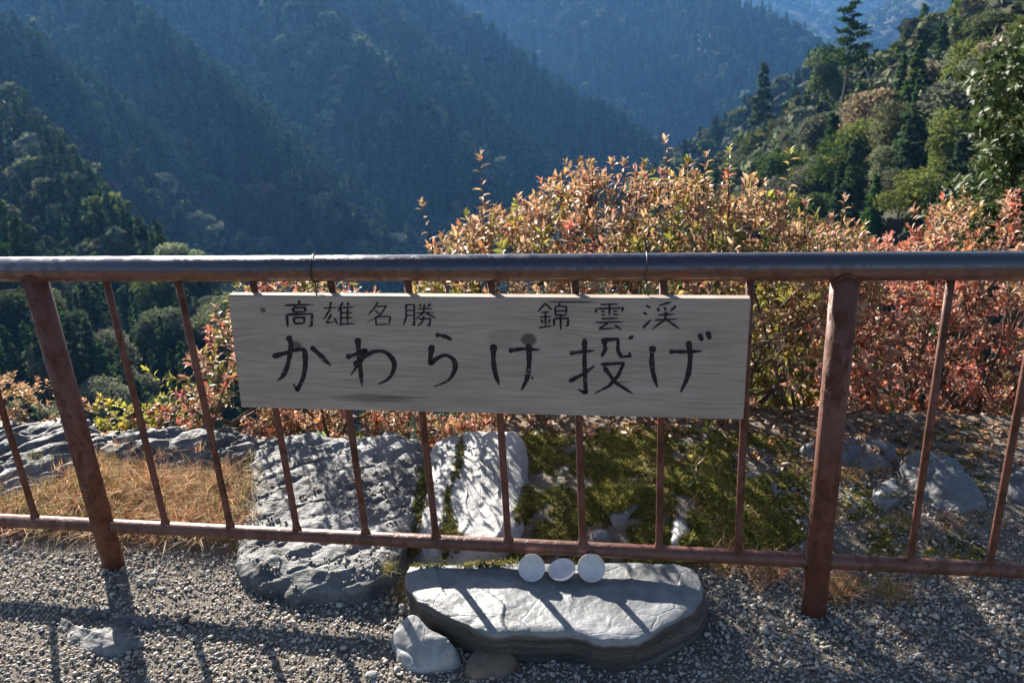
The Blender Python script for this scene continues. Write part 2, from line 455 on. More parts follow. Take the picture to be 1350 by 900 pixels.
# ------------------------------------------------------------------ leaves and trees
LEAF_V = np.array([[0, 0, 0], [0, .35, 0], [0, .7, .0], [0, 1, -.06], [-.5, .32, .10], [-.42, .68, .10], [.5, .32, .10], [.42, .68, .10]])
LEAF_F = np.array([[0, 1, 4, 4], [1, 2, 5, 4], [2, 3, 5, 5], [0, 6, 1, 1], [1, 6, 7, 2], [2, 7, 3, 3]])
def frames(d, up):
    d = d / (np.linalg.norm(d, axis=1)[:, None] + 1e-9)
    x = np.cross(d, up); x /= np.linalg.norm(x, axis=1)[:, None] + 1e-9
    return x, d, np.cross(x, d)
def leaf_mesh(name, pos, d, up, L, W, col, curl=None):
    """leaves as one mesh: 8 vertices, 6 faces each"""
    n = len(pos); X, Y, Z = frames(d, up)
    t = np.repeat(LEAF_V[None], n, 0)
    if curl is not None: t[:, :, 2] -= curl[:, None] * t[:, :, 1] ** 2
    v = pos[:, None] + X[:, None] * (t[:, :, 0] * W[:, None])[..., None] + (Y[:, None] * t[:, :, 1:2] + Z[:, None] * t[:, :, 2:3]) * L[:, None, None]
    v = v.reshape(-1, 3)
    tri = np.array([[0, 1, 4], [1, 2, 5], [1, 5, 4], [2, 3, 5], [0, 6, 1], [1, 6, 7], [1, 7, 2], [2, 7, 3]])
    f = (np.arange(n)[:, None, None] * 8 + tri[None]).reshape(-1, 3)
    return mesh_from(name, v, f, True, np.repeat(col, 8, 0))
def unit(n):
    v = rng.normal(size=(n, 3)); return v / np.linalg.norm(v, axis=1)[:, None]
def cards(name, pos, nrm, size, col, asp=1.6):
    """ragged two-triangle leaf clumps"""
    n = len(pos); up = unit(n); X, Y, Z = frames(up, nrm)
    a = rng.uniform(.7, 1.3, (n, 4))
    corners = np.stack([-X * a[:, :1] - Y * .3 * a[:, 1:2], X * .3 * a[:, 1:2] - Y * asp * a[:, 2:3] * .6, X * a[:, 2:3] + Y * .3, -X * .2 + Y * asp * .6 * a[:, 3:4]], 1)
    v = pos[:, None] + corners * (size * .5)[:, None, None]
    v[:, 1] += Z * (size * .15)[:, None]
    f = (np.arange(n)[:, None] * 4 + np.arange(4)[None])
    return mesh_from(name, v.reshape(-1, 3), f, False, np.repeat(col, 4, 0))

def crown_broad(name, n, col, seed, leaf=.055, lobes=9):
    """unit-height broadleaf crown of separate leafy lobes, z 0.15..1"""
    r = np.random.default_rng(seed)
    C = []; 
    for k in range(lobes):
        a = r.uniform(0, 6.28); rad = r.uniform(.05, .26); z = r.uniform(.36, .84)
        C.append((rad * math.cos(a), rad * math.sin(a), z, r.uniform(.11, .20) * (1.12 - .45 * abs(z - .55))))
    C.append((0, 0, .55, .24)); C = np.array(C)
    w = C[:, 3] ** 2; k = r.choice(len(C), n, p=w / w.sum())
    d = r.normal(size=(n, 3)); d /= np.linalg.norm(d, axis=1)[:, None]; d[:, 2] = np.where(d[:, 2] < -.4, -d[:, 2], d[:, 2])
    rr = C[k, 3] * (1 + r.normal(0, .10, n)) * (r.random(n) ** .18)
    pos = C[k, :3] + d * rr[:, None] * np.array([1, 1, .85])
    nrm = d + r.normal(0, .55, (n, 3))
    c = np.array(col)[None] * r.uniform(.65, 1.35, (n, 1)) * r.uniform(.85, 1.15, (len(C), 1))[k] * (1 + r.normal(0, .08, (n, 3)))
    return cards(name, pos, nrm, leaf * r.uniform(.6, 1.4, n), np.clip(c, .005, 1))
def crown_cone(name, n, col, seed, leaf=.05, wid=.17, z0=.10, ragged=.25):
    """unit-height cedar: drooping boughs on a spire"""
    r = np.random.default_rng(seed)
    nb = 46; bz = np.linspace(z0, .97, nb) + r.normal(0, .008, nb); ba = np.arange(nb) * 2.4 + r.normal(0, .3, nb)
    bl = wid * (1.02 - bz) ** .75 / (1 - z0) ** .75 * r.uniform(1 - ragged * 1.6, 1 + ragged * .6, nb) + .012
    k = r.choice(nb, n, p=bl / bl.sum()); t = r.random(n) ** .6
    ang = ba[k] + r.normal(0, .34, n)
    rad = bl[k] * t
    pos = np.stack([rad * np.cos(ang), rad * np.sin(ang), bz[k] - .25 * rad + r.normal(0, .010, n) + .06 * bl[k] * t ** 2], -1)
    nrm = np.stack([np.cos(ang) * .5, np.sin(ang) * .5, np.full(n, .8)], -1) + r.normal(0, .5, (n, 3))
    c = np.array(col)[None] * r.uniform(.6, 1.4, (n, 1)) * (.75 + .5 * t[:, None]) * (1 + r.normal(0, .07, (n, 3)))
    return cards(name, pos, nrm, leaf * r.uniform(.6, 1.4, n), np.clip(c, .004, 1), 2.0)
def trunk_mesh(name, top=.8, r0=.017, seed=0, limbs=5):
    r = np.random.default_rng(seed); mb = MB()
    zs = np.linspace(-.06, top, 8); off = np.cumsum(r.normal(0, .006, (8, 2)), 0); off[0] = 0
    P = np.column_stack([off, zs]); tube(mb, P, r0 * (1.1 - .95 * np.linspace(0, 1, 8)), 7, c=(.07, .055, .04))
    for k in range(limbs):
        z = r.uniform(.25, top * .85); a = r.uniform(0, 6.28); l = r.uniform(.12, .24)
        b = np.array([np.interp(z, zs, P[:, 0]), np.interp(z, zs, P[:, 1]), z])
        e = b + np.array([math.cos(a) * l, math.sin(a) * l, l * .8])
        tube(mb, [b, (b + e) / 2 + [0, 0, -.02], e], [r0 * .45, r0 * .3, r0 * .12], 5, c=(.07, .055, .04))
    return mb.mesh(name)

M_FOL = m_leaf('tree_foliage', .40, .75, .0, use_obj=True)
M_BARK = m_leaf('bark', 0, .9, .1); M_FAR = m_leaf('far_foliage', .15, .8, .0, use_obj=True)
GREEN, GREY, OLIVE, CEDAR, RUST, TAN = (.072, .092, .032), (.150, .160, .095), (.112, .124, .046), (.045, .070, .028), (.135, .080, .048), (.19, .15, .105)

# coarse kinds for the far woods
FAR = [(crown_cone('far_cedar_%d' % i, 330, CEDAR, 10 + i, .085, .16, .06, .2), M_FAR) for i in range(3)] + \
      [(crown_broad('far_broadleaf_%d' % i, 380, c, 20 + i, .13, 7), M_FAR) for i, c in enumerate((GREEN, GREY, OLIVE, RUST))]
# finer kinds for trees that show singly
def fine_kinds():
    out = {}
    for nm, c, seeds in (('grey', GREY, (31, 32)), ('green', GREEN, (33, 34)), ('olive', OLIVE, (35, 36)), ('rust', RUST, (37,)), ('tan', TAN, (38,))):
        out[nm] = [(crown_broad('broadleaf_crown', 9000, c, s, .025, 18), trunk_mesh('broadleaf_trunk', .7, .018, s, 6)) for s in seeds]
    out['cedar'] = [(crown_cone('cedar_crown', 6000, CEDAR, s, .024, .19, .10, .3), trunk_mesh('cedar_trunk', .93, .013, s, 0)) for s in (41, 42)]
    for v in out.values():
        for a, b in v: a.materials.append(M_FOL); b.materials.append(M_BARK)
    return out
FINE = fine_kinds()

def sow(regs, spacing, hgt, az0, az1, r0, r1, margin=.012):
    """spots on the hill sheet that can be seen from about here"""
    n = int((az1 - az0) * (r1 ** 2 - r0 ** 2) / 2 / spacing ** 2)
    a = rng.uniform(az0, az1, n); r = np.sqrt(rng.uniform(r0 ** 2, r1 ** 2, n))
    x, y = CAM[0] + np.sin(a) * r, CAM[1] + np.cos(a) * r
    z, g = terrain(x, y)
    ia = np.clip(np.searchsorted(azs, a), 0, na - 1); ir = np.clip(np.searchsorted(rs, r) - 2, 0, nr - 1)
    top = np.arctan2(z + hgt - CAM[2], r)
    ok = np.isin(g, regs) & (top > HORI[ia, ir] - margin) & (top > -.62) & (np.arctan2(z - CAM[2], r) < .16)
    # keep them apart
    key = np.floor(x / spacing).astype(int) * 100003 + np.floor(y / spacing).astype(int)
    _, first = np.unique(key, return_index=True); keep = np.zeros(n, bool); keep[first] = True
    ok &= keep
    return x[ok], y[ok], z[ok], r[ok], a[ok], g[ok]
AZ0, AZ1 = math.radians(-44), math.radians(27)
def wood(name, regs, spacing, hgt, r0, r1, mix, label, hv=.3):
    x, y, z, r, a, g = sow(regs, spacing, hgt, AZ0, AZ1, r0, r1)
    n = len(x)
    patch = fbm(np.stack([x / 120, y / 120, 0 * x + 7], -1), 3)
    conif = rng.random(n) < np.clip(mix + patch * .9, .05, .97)
    pick = np.where(conif, rng.integers(0, 3, n), rng.choice([3] * 10 + [4] * 12 + [5] * 8 + [6], n))
    s = hgt * rng.uniform(1 - hv, 1 + hv, n) * np.where(conif, 1.1, .85)
    scl = np.stack([s * rng.uniform(.85, 1.2, n) * np.where(conif, 1, 1.25)] * 2 + [s], -1)
    rot = np.stack([rng.normal(0, .04, n), rng.normal(0, .04, n), rng.uniform(0, 6.28, n)], -1)
    o = scatter(name, np.stack([x, y, z - .3], -1), rot, scl, pick, FAR)
    print('WOOD', name, n)
    return tag(o, label, 'forest', kind='stuff')
wood('forest', [1], 6.0, 20, 300, 1150, .85, 'shaded blue-green forest covering the ridged mountain on the left')
wood('forest', [2], 8.5, 20, 900, 1900, .75, 'hazy dark cedar forest on the far mountain in the middle')
wood('forest', [3], 19, 30, 1900, 4300, .3, 'pale hazy woods on the farthest hills at the top right')
wood('forest', [4], 7, 14, 400, 680, .6, 'hazy conifer wood on the spur beyond the sunlit slope')

wood('undergrowth', [5, 6], 3.3, 4.2, 25, 330, .12, 'low leafy undergrowth between the trees of the right slope')
wood('undergrowth', [0], 3.0, 3.6, 60, 420, .3, 'low leafy undergrowth between the trees of the left slope')
# trees that can be told apart: the near wooded slopes
def plant(kind, x, y, z, h, w=1.0, label=None, group=None, name=None, cat='tree'):
    crown, trunk = random.choice(FINE[kind])
    e = empty(name or ('cedar_tree' if kind == 'cedar' else 'broadleaf_tree'), (x, y, z))
    e.rotation_euler = (random.gauss(0, .03), random.gauss(0, .03), random.uniform(0, 6.28)); e.scale = (h * w, h * w, h)
    for nm, me in (('crown', crown), ('trunk', trunk)):
        c = bpy.data.objects.new(nm, me); COL.objects.link(c); c.parent = e
    return tag(e, label, cat, group)
LOOK = {'grey': 'grey-green', 'green': 'dark green', 'olive': 'olive green', 'rust': 'rusty red-brown', 'tan': 'pale tan bare', 'cedar': 'dark green'}
ORD = 'first second third fourth fifth sixth seventh eighth ninth tenth eleventh twelfth thirteenth fourteenth fifteenth sixteenth seventeenth eighteenth nineteenth twentieth'.split(); ORD += ['twenty-' + q for q in ORD[:9]] + ['thirtieth'] + ['thirty-' + q for q in ORD[:9]]
def shot(x, y, z):
    q = np.array([x, y, z]) - CAM; w = q @ CF
    return 675 + FPX * (q @ CR) / w, 450 - FPX * (q @ CU) / w
def slope_trees(regs, spacing, hgt, r0, r1, weights, where, group, limit):
    x, y, z, r, a, g = sow(regs, spacing, hgt, AZ0, AZ1, r0, r1, .004)
    o = np.argsort(r); n = len(o)
    print('SLOPE', where, n)
    kinds = list(weights); pw = np.array([weights[k] for k in kinds], float); pw /= pw.sum()
    rest = []; single = []
    for c, i in enumerate(o):
        k = kinds[rng.choice(len(kinds), p=pw)]; h = hgt * rng.uniform(.65, 1.25) * (1.1 if k == 'cedar' else .9)
        u, v = shot(x[i], y[i], z[i] + h)
        if len(single) < limit and -40 < u < 1390 and v < 560: single.append((i, k, h, u, v))
        else: rest.append((x[i], y[i], z[i] - .3, h, k))
    vs = np.array([q[4] for q in single]); cut = np.quantile(vs, [.2, .4, .6, .8]); band = np.searchsorted(cut, vs)
    BN = ('atop', 'high on', 'midway on', 'low on', 'at foot of')
    cnt = {}
    for c in np.argsort([q[3] for q in single]):
        i, k, h, u, v = single[c]; b = band[c]; m = cnt[(k, b)] = cnt.get((k, b), -1) + 1
        sp = 'conical cedar' if k == 'cedar' else 'broadleaf tree'
        lab = '%s %s from the left, %s %s' % (LOOK[k], sp, BN[b], where)
        lab = '%s %s %s from left, %s' % (ORD[m % len(ORD)], LOOK[k], sp, BN[b] + ' ' + where) if m else 'leftmost %s %s %s %s' % (LOOK[k], sp, BN[b], where)
        plant(k, x[i], y[i], z[i] - .3, h, rng.uniform(.85, 1.25) * (1 if k == 'cedar' else 1.2), lab, group)
    if rest:
        R = np.array([q[:3] for q in rest]); hh = np.array([q[3] for q in rest]); n = len(rest)
        pk = np.array([{'cedar': 0, 'green': 3, 'grey': 4, 'olive': 5, 'rust': 6, 'tan': 4}[q[4]] for q in rest])
        s = scatter('forest', R, np.stack([0 * hh, 0 * hh, rng.uniform(0, 6.28, n)], -1), np.stack([hh * 1.15, hh * 1.15, hh], -1), pk, FAR)
        tag(s, 'denser mass of trees farther along ' + where, 'forest', kind='stuff')
slope_trees([5, 6], 5.2, 12.5, 30, 420, dict(grey=5, green=2.5, olive=3, rust=.12, tan=.5, cedar=6), 'the sunlit right slope', 'trees on the right slope', 170)
slope_trees([0], 3.7, 9.5, 60, 560, dict(grey=2.2, green=1.2, olive=.8, cedar=10), 'the near left slope', 'trees on the left slope', 130)

# ------------------------------------------------------------------ the terrace
def sstep(a, b, t): t = np.clip((t - a) / (b - a), 0, 1); return t * t * (3 - 2 * t)
def ground_z(x, y):
    x = np.asarray(x, float); y = np.asarray(y, float)
    z = .02 * np.clip((1.0 - x) / 1.0, 0, 1) + .05 * sstep(.02, .45, y)
    z = z + .010 * fbm(np.stack([x * 3, y * 3, 0 * x + 1.5], -1), 3) + .028 * np.exp(-((x - 1.55) / .45) ** 2 - ((y - .42) / .3) ** 2)
    ye = .66 + .34 * sstep(.75, 1.15, x); return z - .9 * np.maximum(0, y - ye) - 1.1 * np.maximum(0, y - ye - .25)
gx = np.concatenate([np.linspace(-9, -1.2, 14, endpoint=False), np.linspace(-1.2, 3.4, 190), np.linspace(3.6, 12, 14)])
gy = np.concatenate([np.linspace(-11, -1.0, 14, endpoint=False), np.linspace(-1.0, 1.7, 120)])
GX, GY = np.meshgrid(gx, gy, indexing='ij'); nx, ny = GX.shape
ii, jj = np.meshgrid(np.arange(nx - 1), np.arange(ny - 1), indexing='ij')
q = np.stack([ii * ny + jj, (ii + 1) * ny + jj, (ii + 1) * ny + jj + 1, ii * ny + jj + 1], -1).reshape(-1, 4)
ground = link('ground', mesh_from('ground', np.stack([GX, GY, ground_z(GX, GY)], -1).reshape(-1, 3), q),
              m_soil('gravelly_earth', (.11, .092, .074), (.18, .155, .128), (.28, .25, .21), 26))
tag(ground, kind='structure')

# ------------------------------------------------------------------ rocks
from mathutils.bvhtree import BVHTree
BVH = {}
def rock(name, outline, mat, label, dome=.02, zb=-.08, strat=(0, 0, 0), bumpy=.008, flare=.01, edge=.02, N=150, K=44, sides=12, smooth=1, cat='rock', fiss=.9, group=None, blunt=0):
    P = np.array([onz(*q) for q in outline])
    for _ in range(smooth):
        Q = np.roll(P, -1, 0); P = np.stack([.75 * P + .25 * Q, .25 * P + .75 * Q], 1).reshape(-1, 3)
    Q = np.vstack([P, P[:1]]); L = np.concatenate([[0], np.cumsum(np.linalg.norm(np.diff(Q, axis=0), axis=1))])
    t = np.linspace(0, L[-1], N, endpoint=False)
    O = np.stack([np.interp(t, L, Q[:, k]) for k in range(3)], -1)
    c = O.mean(0); A = np.column_stack([O[:, 0] - c[0], O[:, 1] - c[1], np.ones(N)]); pl = np.linalg.lstsq(A, O[:, 2], rcond=None)[0]
    seed = abs(hash(label)) % 97 if False else sum(map(ord, label)) % 97
    O[:, :2] += .010 * np.stack([fbm(np.stack([O[:, 0] * 14, O[:, 1] * 14, 0 * t + seed], -1), 3), fbm(np.stack([O[:, 0] * 14, O[:, 1] * 14, 0 * t + seed + 9], -1), 3)], -1)
    rings = []
    for s in np.linspace(0, 1, K) ** .8:
        xy = c[:2] + (O[:, :2] - c[:2]) * s
        z = pl[0] * (xy[:, 0] - c[0]) + pl[1] * (xy[:, 1] - c[1]) + pl[2] + dome * (1 - s * s) - edge * max(0, (s - .86) / .14) ** 2.2
        z = z + (O[:, 2] - (A @ pl)) * s ** 3
        rings.append(np.column_stack([xy, z]))
    out = O[:, :2] - c[:2]; out = out / (np.linalg.norm(out, axis=1)[:, None] + 1e-9)
    ztop = rings[-1][:, 2]
    for k in range(1, sides + 1):
        u = k / sides
        bul = (flare * math.sin(u * 1.9) + .004 + blunt * u * np.clip(out[:, 0], 0, 1) ** 4)[:, None] if blunt else flare * math.sin(u * 1.9) + .004
        rings.append(np.column_stack([O[:, :2] + out * bul, ztop + (zb - ztop) * u]))
    V = np.vstack(rings)
    p = V * 6 + seed
    d = bumpy * fbm(p, 5)
    if strat[1] > 0:
        a, amp, fr = strat
        w = V[:, 0] * math.cos(a) + V[:, 1] * math.sin(a)
        tt = w * fr + 1.4 * fbm(V * np.array([4, 4, 8]) + seed, 3)
        lay_i = np.floor(tt); saw = tt - lay_i; st = np.modf(np.abs(np.sin(lay_i * 12.9898 + seed) * 43758.5))[0]; sv = -V[:, 0] * math.sin(a) + V[:, 1] * math.cos(a); rid = (1 - np.abs(fbm(np.column_stack([w * 15, sv * 4.0, V[:, 2] * 0 + seed]) + .8 * fbm(V * 5 + seed, 2)[:, None], 3))) ** 9; d = d - amp * fiss * rid + amp * (.8 * saw ** 3 + .9 * st - .6) * (.4 + .6 * np.clip(fbm(V * 5 + seed + 3, 3) + .5, 0, 1))
    top = np.arange(len(V)) < K * N
    fine = .35 * bumpy * fbm(V * np.array([30, 30, 45]) + seed, 3)
    V[:, 2] += np.where(top, d + fine, 0)
    lay = .006 * np.sign(np.sin(V[:, 2] * 190 + 3 * fbm(V * 9 + seed, 2))) * np.abs(np.sin(V[:, 2] * 190)) ** .5 * .22 + d * .8 + .007 * fbm(V * np.array([16, 16, 26]) + seed, 3)
    oo = np.tile(out, (K + sides, 1)); V[:, :2] += np.where(top, 0, lay)[:, None] * oo
    f = []
    R = K + sides
    i, j = np.meshgrid(np.arange(R - 1), np.arange(N), indexing='ij')
    F = np.stack([i * N + j, (i + 1) * N + j, (i + 1) * N + (j + 1) % N, i * N + (j + 1) % N], -1).reshape(-1, 4)
    o = link(name, mesh_from(name, V - [c[0], c[1], 0], F), mat, loc=(c[0], c[1], 0))
    BVH.setdefault('rocks', []).append((BVHTree.FromPolygons([Vector(v) for v in V], [tuple(map(int, q)) for q in F]), o))
    return tag(o, label, cat, group)
def drop(x, y, only=None):
    """height of the highest rock or the ground under x, y"""
    z = float(ground_z(x, y)); hit = None
    for b, o in BVH.get('rocks', []):
        if only is not None and o not in only: continue
        h = b.ray_cast(Vector((x, y, 2)), Vector((0, 0, -1)))
        if h[0] is not None and h[0].z > z: z = h[0].z; hit = o
    return z, hit
def hit_nz(x, y):
    best = (-9, 1)
    for b, o in BVH['rocks']:
        h = b.ray_cast(Vector((x, y, 2)), Vector((0, 0, -1)))
        if h[0] is not None and h[0].z > best[0]: best = (h[0].z, abs(h[1].z))
    return best[1]
R_GREY = m_rock('slate', (.115, .117, .122), (.19, .19, .192), (.035, .035, .037), (1, 3.0, 3), (0, 0, .5), .62, 1.0, .35)
R_PALE = m_rock('pale_stone', (.29, .29, .292), (.37, .365, .355), (.13, .13, .132), (2.5, .8, 2), (0, 0, -.25), .6, .45)
R_BLUE = m_rock('blue_grey_stone', (.17, .175, .185), (.23, .235, .245), (.085, .087, .092), (1, 1.5, 5), (0, 0, 0), .42, .30, .5, .12)
R_BED_SHADE = m_rock('blue_grey_stone_bed_shade_tint', (.17, .18, .195), (.23, .24, .255), (.085, .09, .095), (1, 1.5, 5), (0, 0, 0), .40, .55, .5, .15, .086)
R_DARK = m_rock('dark_stone', (.15, .155, .165), (.21, .215, .225), (.07, .072, .078), (1, 2, 2), (0, 0, -.6), .55, .7)
R_BROWN = m_rock('brown_stone', (.17, .12, .085), (.23, .17, .12), (.09, .065, .05), (1, 1, 1), (0, 0, 0), .6, .5, .4, .05)

slab = rock('slate_slab', [(322, 580, .08), (350, 570, .11), (440, 569, .13), (520, 568, .13), (566, 576, .11), (562, 640, .085), (545, 690, .075), (524, 722, .085), (512, 748, .075), (478, 766, .068), (430, 772, .062), (380, 780, .058), (340, 764, .058), (304, 742, .058), (312, 700, .062), (330, 650, .06), (316, 612, .06)],
            R_GREY, 'broad grey slate slab strewn with pebbles, running under the railing', .015, strat=(2.1, .012, 12), bumpy=.020, edge=.018, N=340, K=120)
rock('rock', [(-60, 575, .115), (0, 553, .125), (50, 547, .13), (108, 547, .13), (138, 564, .12), (140, 588, .11), (92, 614, .10), (34, 642, .095), (-30, 650, .095), (-80, 610, .11)],
     R_GREY, 'ridged pale grey rock at the far left edge behind dry grass', .02, strat=(2.4, .026, 10), bumpy=.014, edge=.012, N=260, K=90)
rock('rock', [(110, 576, .11), (150, 563, .12), (215, 559, .125), (280, 562, .125), (328, 571, .115), (340, 588, .105), (306, 608, .095), (230, 615, .092), (160, 609, .092), (122, 594, .10)],
     R_GREY, 'long craggy grey rock behind the leaning rusty post, between two larger rocks', .02, strat=(2.0, .024, 11), bumpy=.014, edge=.012, N=260, K=90)
white_rock = rock('rock', [(566, 584, .095), (590, 568, .12), (640, 563, .13), (692, 563, .13), (696, 620, .08), (688, 680, .07), (674, 716, .06), (610, 730, .05), (536, 728, .04), (546, 690, .05), (562, 640, .065)],
     R_PALE, 'bright whitish rock with mossy crack behind the bottom rail', .02, strat=(.35, .006, 9), bumpy=.008, edge=.02, N=260, K=90, fiss=.5)
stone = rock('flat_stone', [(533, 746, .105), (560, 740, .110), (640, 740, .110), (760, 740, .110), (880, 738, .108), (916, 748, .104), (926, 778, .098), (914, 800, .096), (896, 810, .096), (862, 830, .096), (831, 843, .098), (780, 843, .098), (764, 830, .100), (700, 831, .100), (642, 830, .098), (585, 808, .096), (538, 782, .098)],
     R_BED_SHADE, 'thick blue-grey stone in front of the railing carrying three white dishes', .002, strat=(.9, .005, 7), bumpy=.007, edge=.005, flare=-.006, N=320, K=110, sides=18, smooth=1, fiss=0, blunt=.05)
rock('stone', [(514, 838, .03), (528, 814, .06), (545, 808, .075), (575, 828, .07), (602, 846, .05), (604, 872, .02), (570, 888, .01), (530, 880, .01)],
     R_PALE, 'small angular pale stone in the gravel left of the dish stone', .018, strat=(1.0, .008, 14), bumpy=.010, edge=.015, N=90, K=26, cat='stone')
rock('stone', [(622, 852, .03), (650, 850, .04), (682, 858, .035), (680, 884, .012), (648, 892, .008), (612, 896, .008)],
     R_BROWN, 'small brown stone in the gravel just below the dish stone', .012, bumpy=.008, edge=.012, N=80, K=22, cat='stone')
rock('rock', [(66, 812, .022), (88, 794, .026), (130, 790, .030), (192, 792, .024), (224, 806, .018), (204, 836, .020), (180, 848, .030), (150, 862, .026), (110, 862, .020), (74, 840, .020)],
     R_GREY, 'low grey rock half buried in the gravel at the left', .012, strat=(1.2, .020, 13), bumpy=.030, edge=.015, N=150, K=50)
rock('rock', [(1048, 590, .07), (1075, 578, .10), (1130, 571, .12), (1170, 576, .12), (1188, 592, .10), (1184, 618, .06), (1140, 624, .05), (1085, 618, .05)],
     R_DARK, 'shaded grey rock behind the upright right-hand post', .02, strat=(.6, .016, 12), bumpy=.012, N=110, K=34)
rock('rock', [(1186, 592, .12), (1215, 590, .13), (1262, 606, .12), (1296, 645, .08), (1312, 684, .04), (1272, 696, .03), (1226, 684, .035), (1196, 648, .05)],
     R_DARK, 'slanting dark grey rock under the red-leaved shrub', .03, strat=(.8, .014, 10), bumpy=.012, edge=.03, N=120, K=36)
rock('rock', [(1322, 628, .10), (1350, 616, .12), (1400, 625, .12), (1410, 665, .06), (1360, 676, .04), (1328, 660, .06)],
     R_DARK, 'grey rock cut off by the right edge of the picture', .02, strat=(.8, .012, 10), bumpy=.012, N=90, K=26)
for outl, lab in (([(784, 648, .075), (806, 638, .085), (838, 644, .085), (870, 640, .08), (868, 662, .07), (840, 668, .065), (818, 690, .06), (796, 672, .065)], 'pale rock showing through the moss below the sign'),
                  ([(886, 676, .06), (906, 676, .065), (914, 712, .05), (900, 728, .045), (882, 722, .04)], 'narrow grey rock between moss and the bottom rail'),
                  ([(776, 700, .062), (800, 698, .064), (806, 710, .06), (784, 716, .058)], 'tiny pale stone in the moss touching the bottom rail'),
                  ([(1150, 640, .085), (1180, 628, .09), (1192, 650, .08), (1172, 668, .07), (1150, 660, .07)], 'small bluish stone on the gravel bank right of the post'),
                  ([(968, 622, .08), (1000, 616, .085), (1030, 640, .08), (1012, 668, .07), (974, 660, .07)], 'mossy grey stone left of the upright right-hand post')):
    rock('stone', outl, R_BLUE, lab, .012, bumpy=.010, edge=.012, N=70, K=20, cat='stone')

# ------------------------------------------------------------------ railing
M_RAIL = m_paint('paint_worn_to_steel', .26, .6, .897 + .004); M_LOW = m_paint('dull_red_paint', .42, .5); M_POST = m_paint('rusty_red_paint', .55, .3)
ZT, ZBR = .897, .153
rail = empty('railing', (0, 0, 0))
tag(rail, 'rusty red-brown steel railing of upright bars crossing the whole view', 'railing')
def pipe(name, a, b, r, n=28, seg=2, flare=None, mat=None):
    mb = MB(); a, b = np.array(a, float), np.array(b, float)
    t = np.linspace(0, 1, seg)
    tube(mb, a + (b - a) * t[:, None], r if flare is None else flare, n)
    return link(name, mb.mesh(name), mat or M_RAIL, rail)
pipe('top_rail', (-2.6, 0, ZT), (4.6, 0, ZT), .0302, 40)
pipe('bottom_rail', (-2.6, 0, ZBR), (4.6, 0, ZBR), .0185, 32, mat=M_LOW)
for px in (-1.9, 0, 1.9, 3.8):
    p = pipe('post', (px, -.001, -.12), (px, -.001, ZT - .01), .0295, 32, mat=M_POST)
for px in (-1.9, 0, 1.9, 3.8):
    for zc, R, sg_ in ((ZT, .0302, -1), (ZBR, .0185, 1), (ZBR, .0185, -1)):
        th = np.linspace(0, 2 * math.pi, 41) if zc == ZT else np.linspace(math.pi * .94, math.pi * 2.06, 27)
        if zc == ZT: P = np.column_stack([px + .0295 * np.cos(th), -.001 + .0295 * np.sin(th), zc - np.sqrt(np.maximum(R ** 2 - (.0285 * np.sin(th)) ** 2, 1e-8))])
        else:
            a = np.linspace(0, 2 * math.pi, 31); P = np.column_stack([px + sg_ * np.sqrt(np.maximum(.0295 ** 2 - (R * np.cos(a)) ** 2, 0)), -.001 + R * np.cos(a), zc + R * np.sin(a)])
        mb = MB(); tube(mb, P, .0030 + .0012 * np.abs(np.sin(np.arange(len(P)) * 1.9)) + rng.normal(0, .0003, len(P)), 7, False)
        link('weld', mb.mesh('weld'), M_POST, rail)
for bx in [-.2067 - .19 * k for k in range(5)] + [.19 * k for k in range(1, 10)] + [2.108, 2.283, 2.475, 2.665, 2.855]:
    jx = bx + random.gauss(0, .002)
    L = ZT - .02 - ZBR
    mb = MB(); zs = np.array([0, .019, .024, .032, .1, .4, L])
    r = np.array([.0135, .0128, .0108, .0090, .0088, .0088, .0088])
    tube(mb, np.column_stack([bx + (jx - bx) * zs / L, 0 * zs + .001, ZBR + zs]), r, 18)
    link('baluster', mb.mesh('baluster'), M_POST, rail)

# ------------------------------------------------------------------ sign
YF = -.036
SO = ony(645, 465, YF)
def sg(x, y): p = ony(x, y, YF) - SO; return p[0], p[2]
KNOTS = [(*sg(389.5, 456.9), .0165), (*sg(696.8, 447.9), .0175), (*sg(346.7, 409), .007)]
STAIN = sg(490.6, 524.8)
sign = empty('wooden_sign', (SO[0], SO[1], SO[2]))
tag(sign, 'weathered grey wooden board with black brushed Japanese writing wired to the railing', 'sign')
bm = bmesh.new()
cor = [sg(300, 389.5), sg(990, 394), sg(980, 553), sg(318, 537)]
fr = [bm.verts.new((x, 0, z)) for x, z in cor]; bk = [bm.verts.new((x, .024, z)) for x, z in cor]
bm.faces.new(fr); bm.faces.new(bk[::-1])
for k in range(4): bm.faces.new([fr[k], bk[k], bk[(k + 1) % 4], fr[(k + 1) % 4]])
bmesh.ops.recalc_face_normals(bm, faces=bm.faces)
bmesh.ops.bevel(bm, geom=bm.edges[:], offset=.0018, segments=2, affect='EDGES')
me = bpy.data.meshes.new('board'); bm.to_mesh(me); bm.free()
link('board', me, m_wood(), sign)
M_INK = m_ink()
def spline(P, per=9):
    P = np.asarray(P, float)
    if len(P) == 2: return P[0] + (P[1] - P[0]) * np.linspace(0, 1, per)[:, None]
    Q = np.vstack([2 * P[0] - P[1], P, 2 * P[-1] - P[-2]]); out = []
    for i in range(1, len(Q) - 2):
        p0, p1, p2, p3 = Q[i - 1:i + 3]
        for t in np.linspace(0, 1, per, endpoint=False):
            out.append(.5 * (2 * p1 + (p2 - p0) * t + (2 * p0 - 5 * p1 + 4 * p2 - p3) * t * t + (3 * p1 - p0 - 3 * p2 + p3) * t ** 3))
    return np.array(out + [Q[-2]])
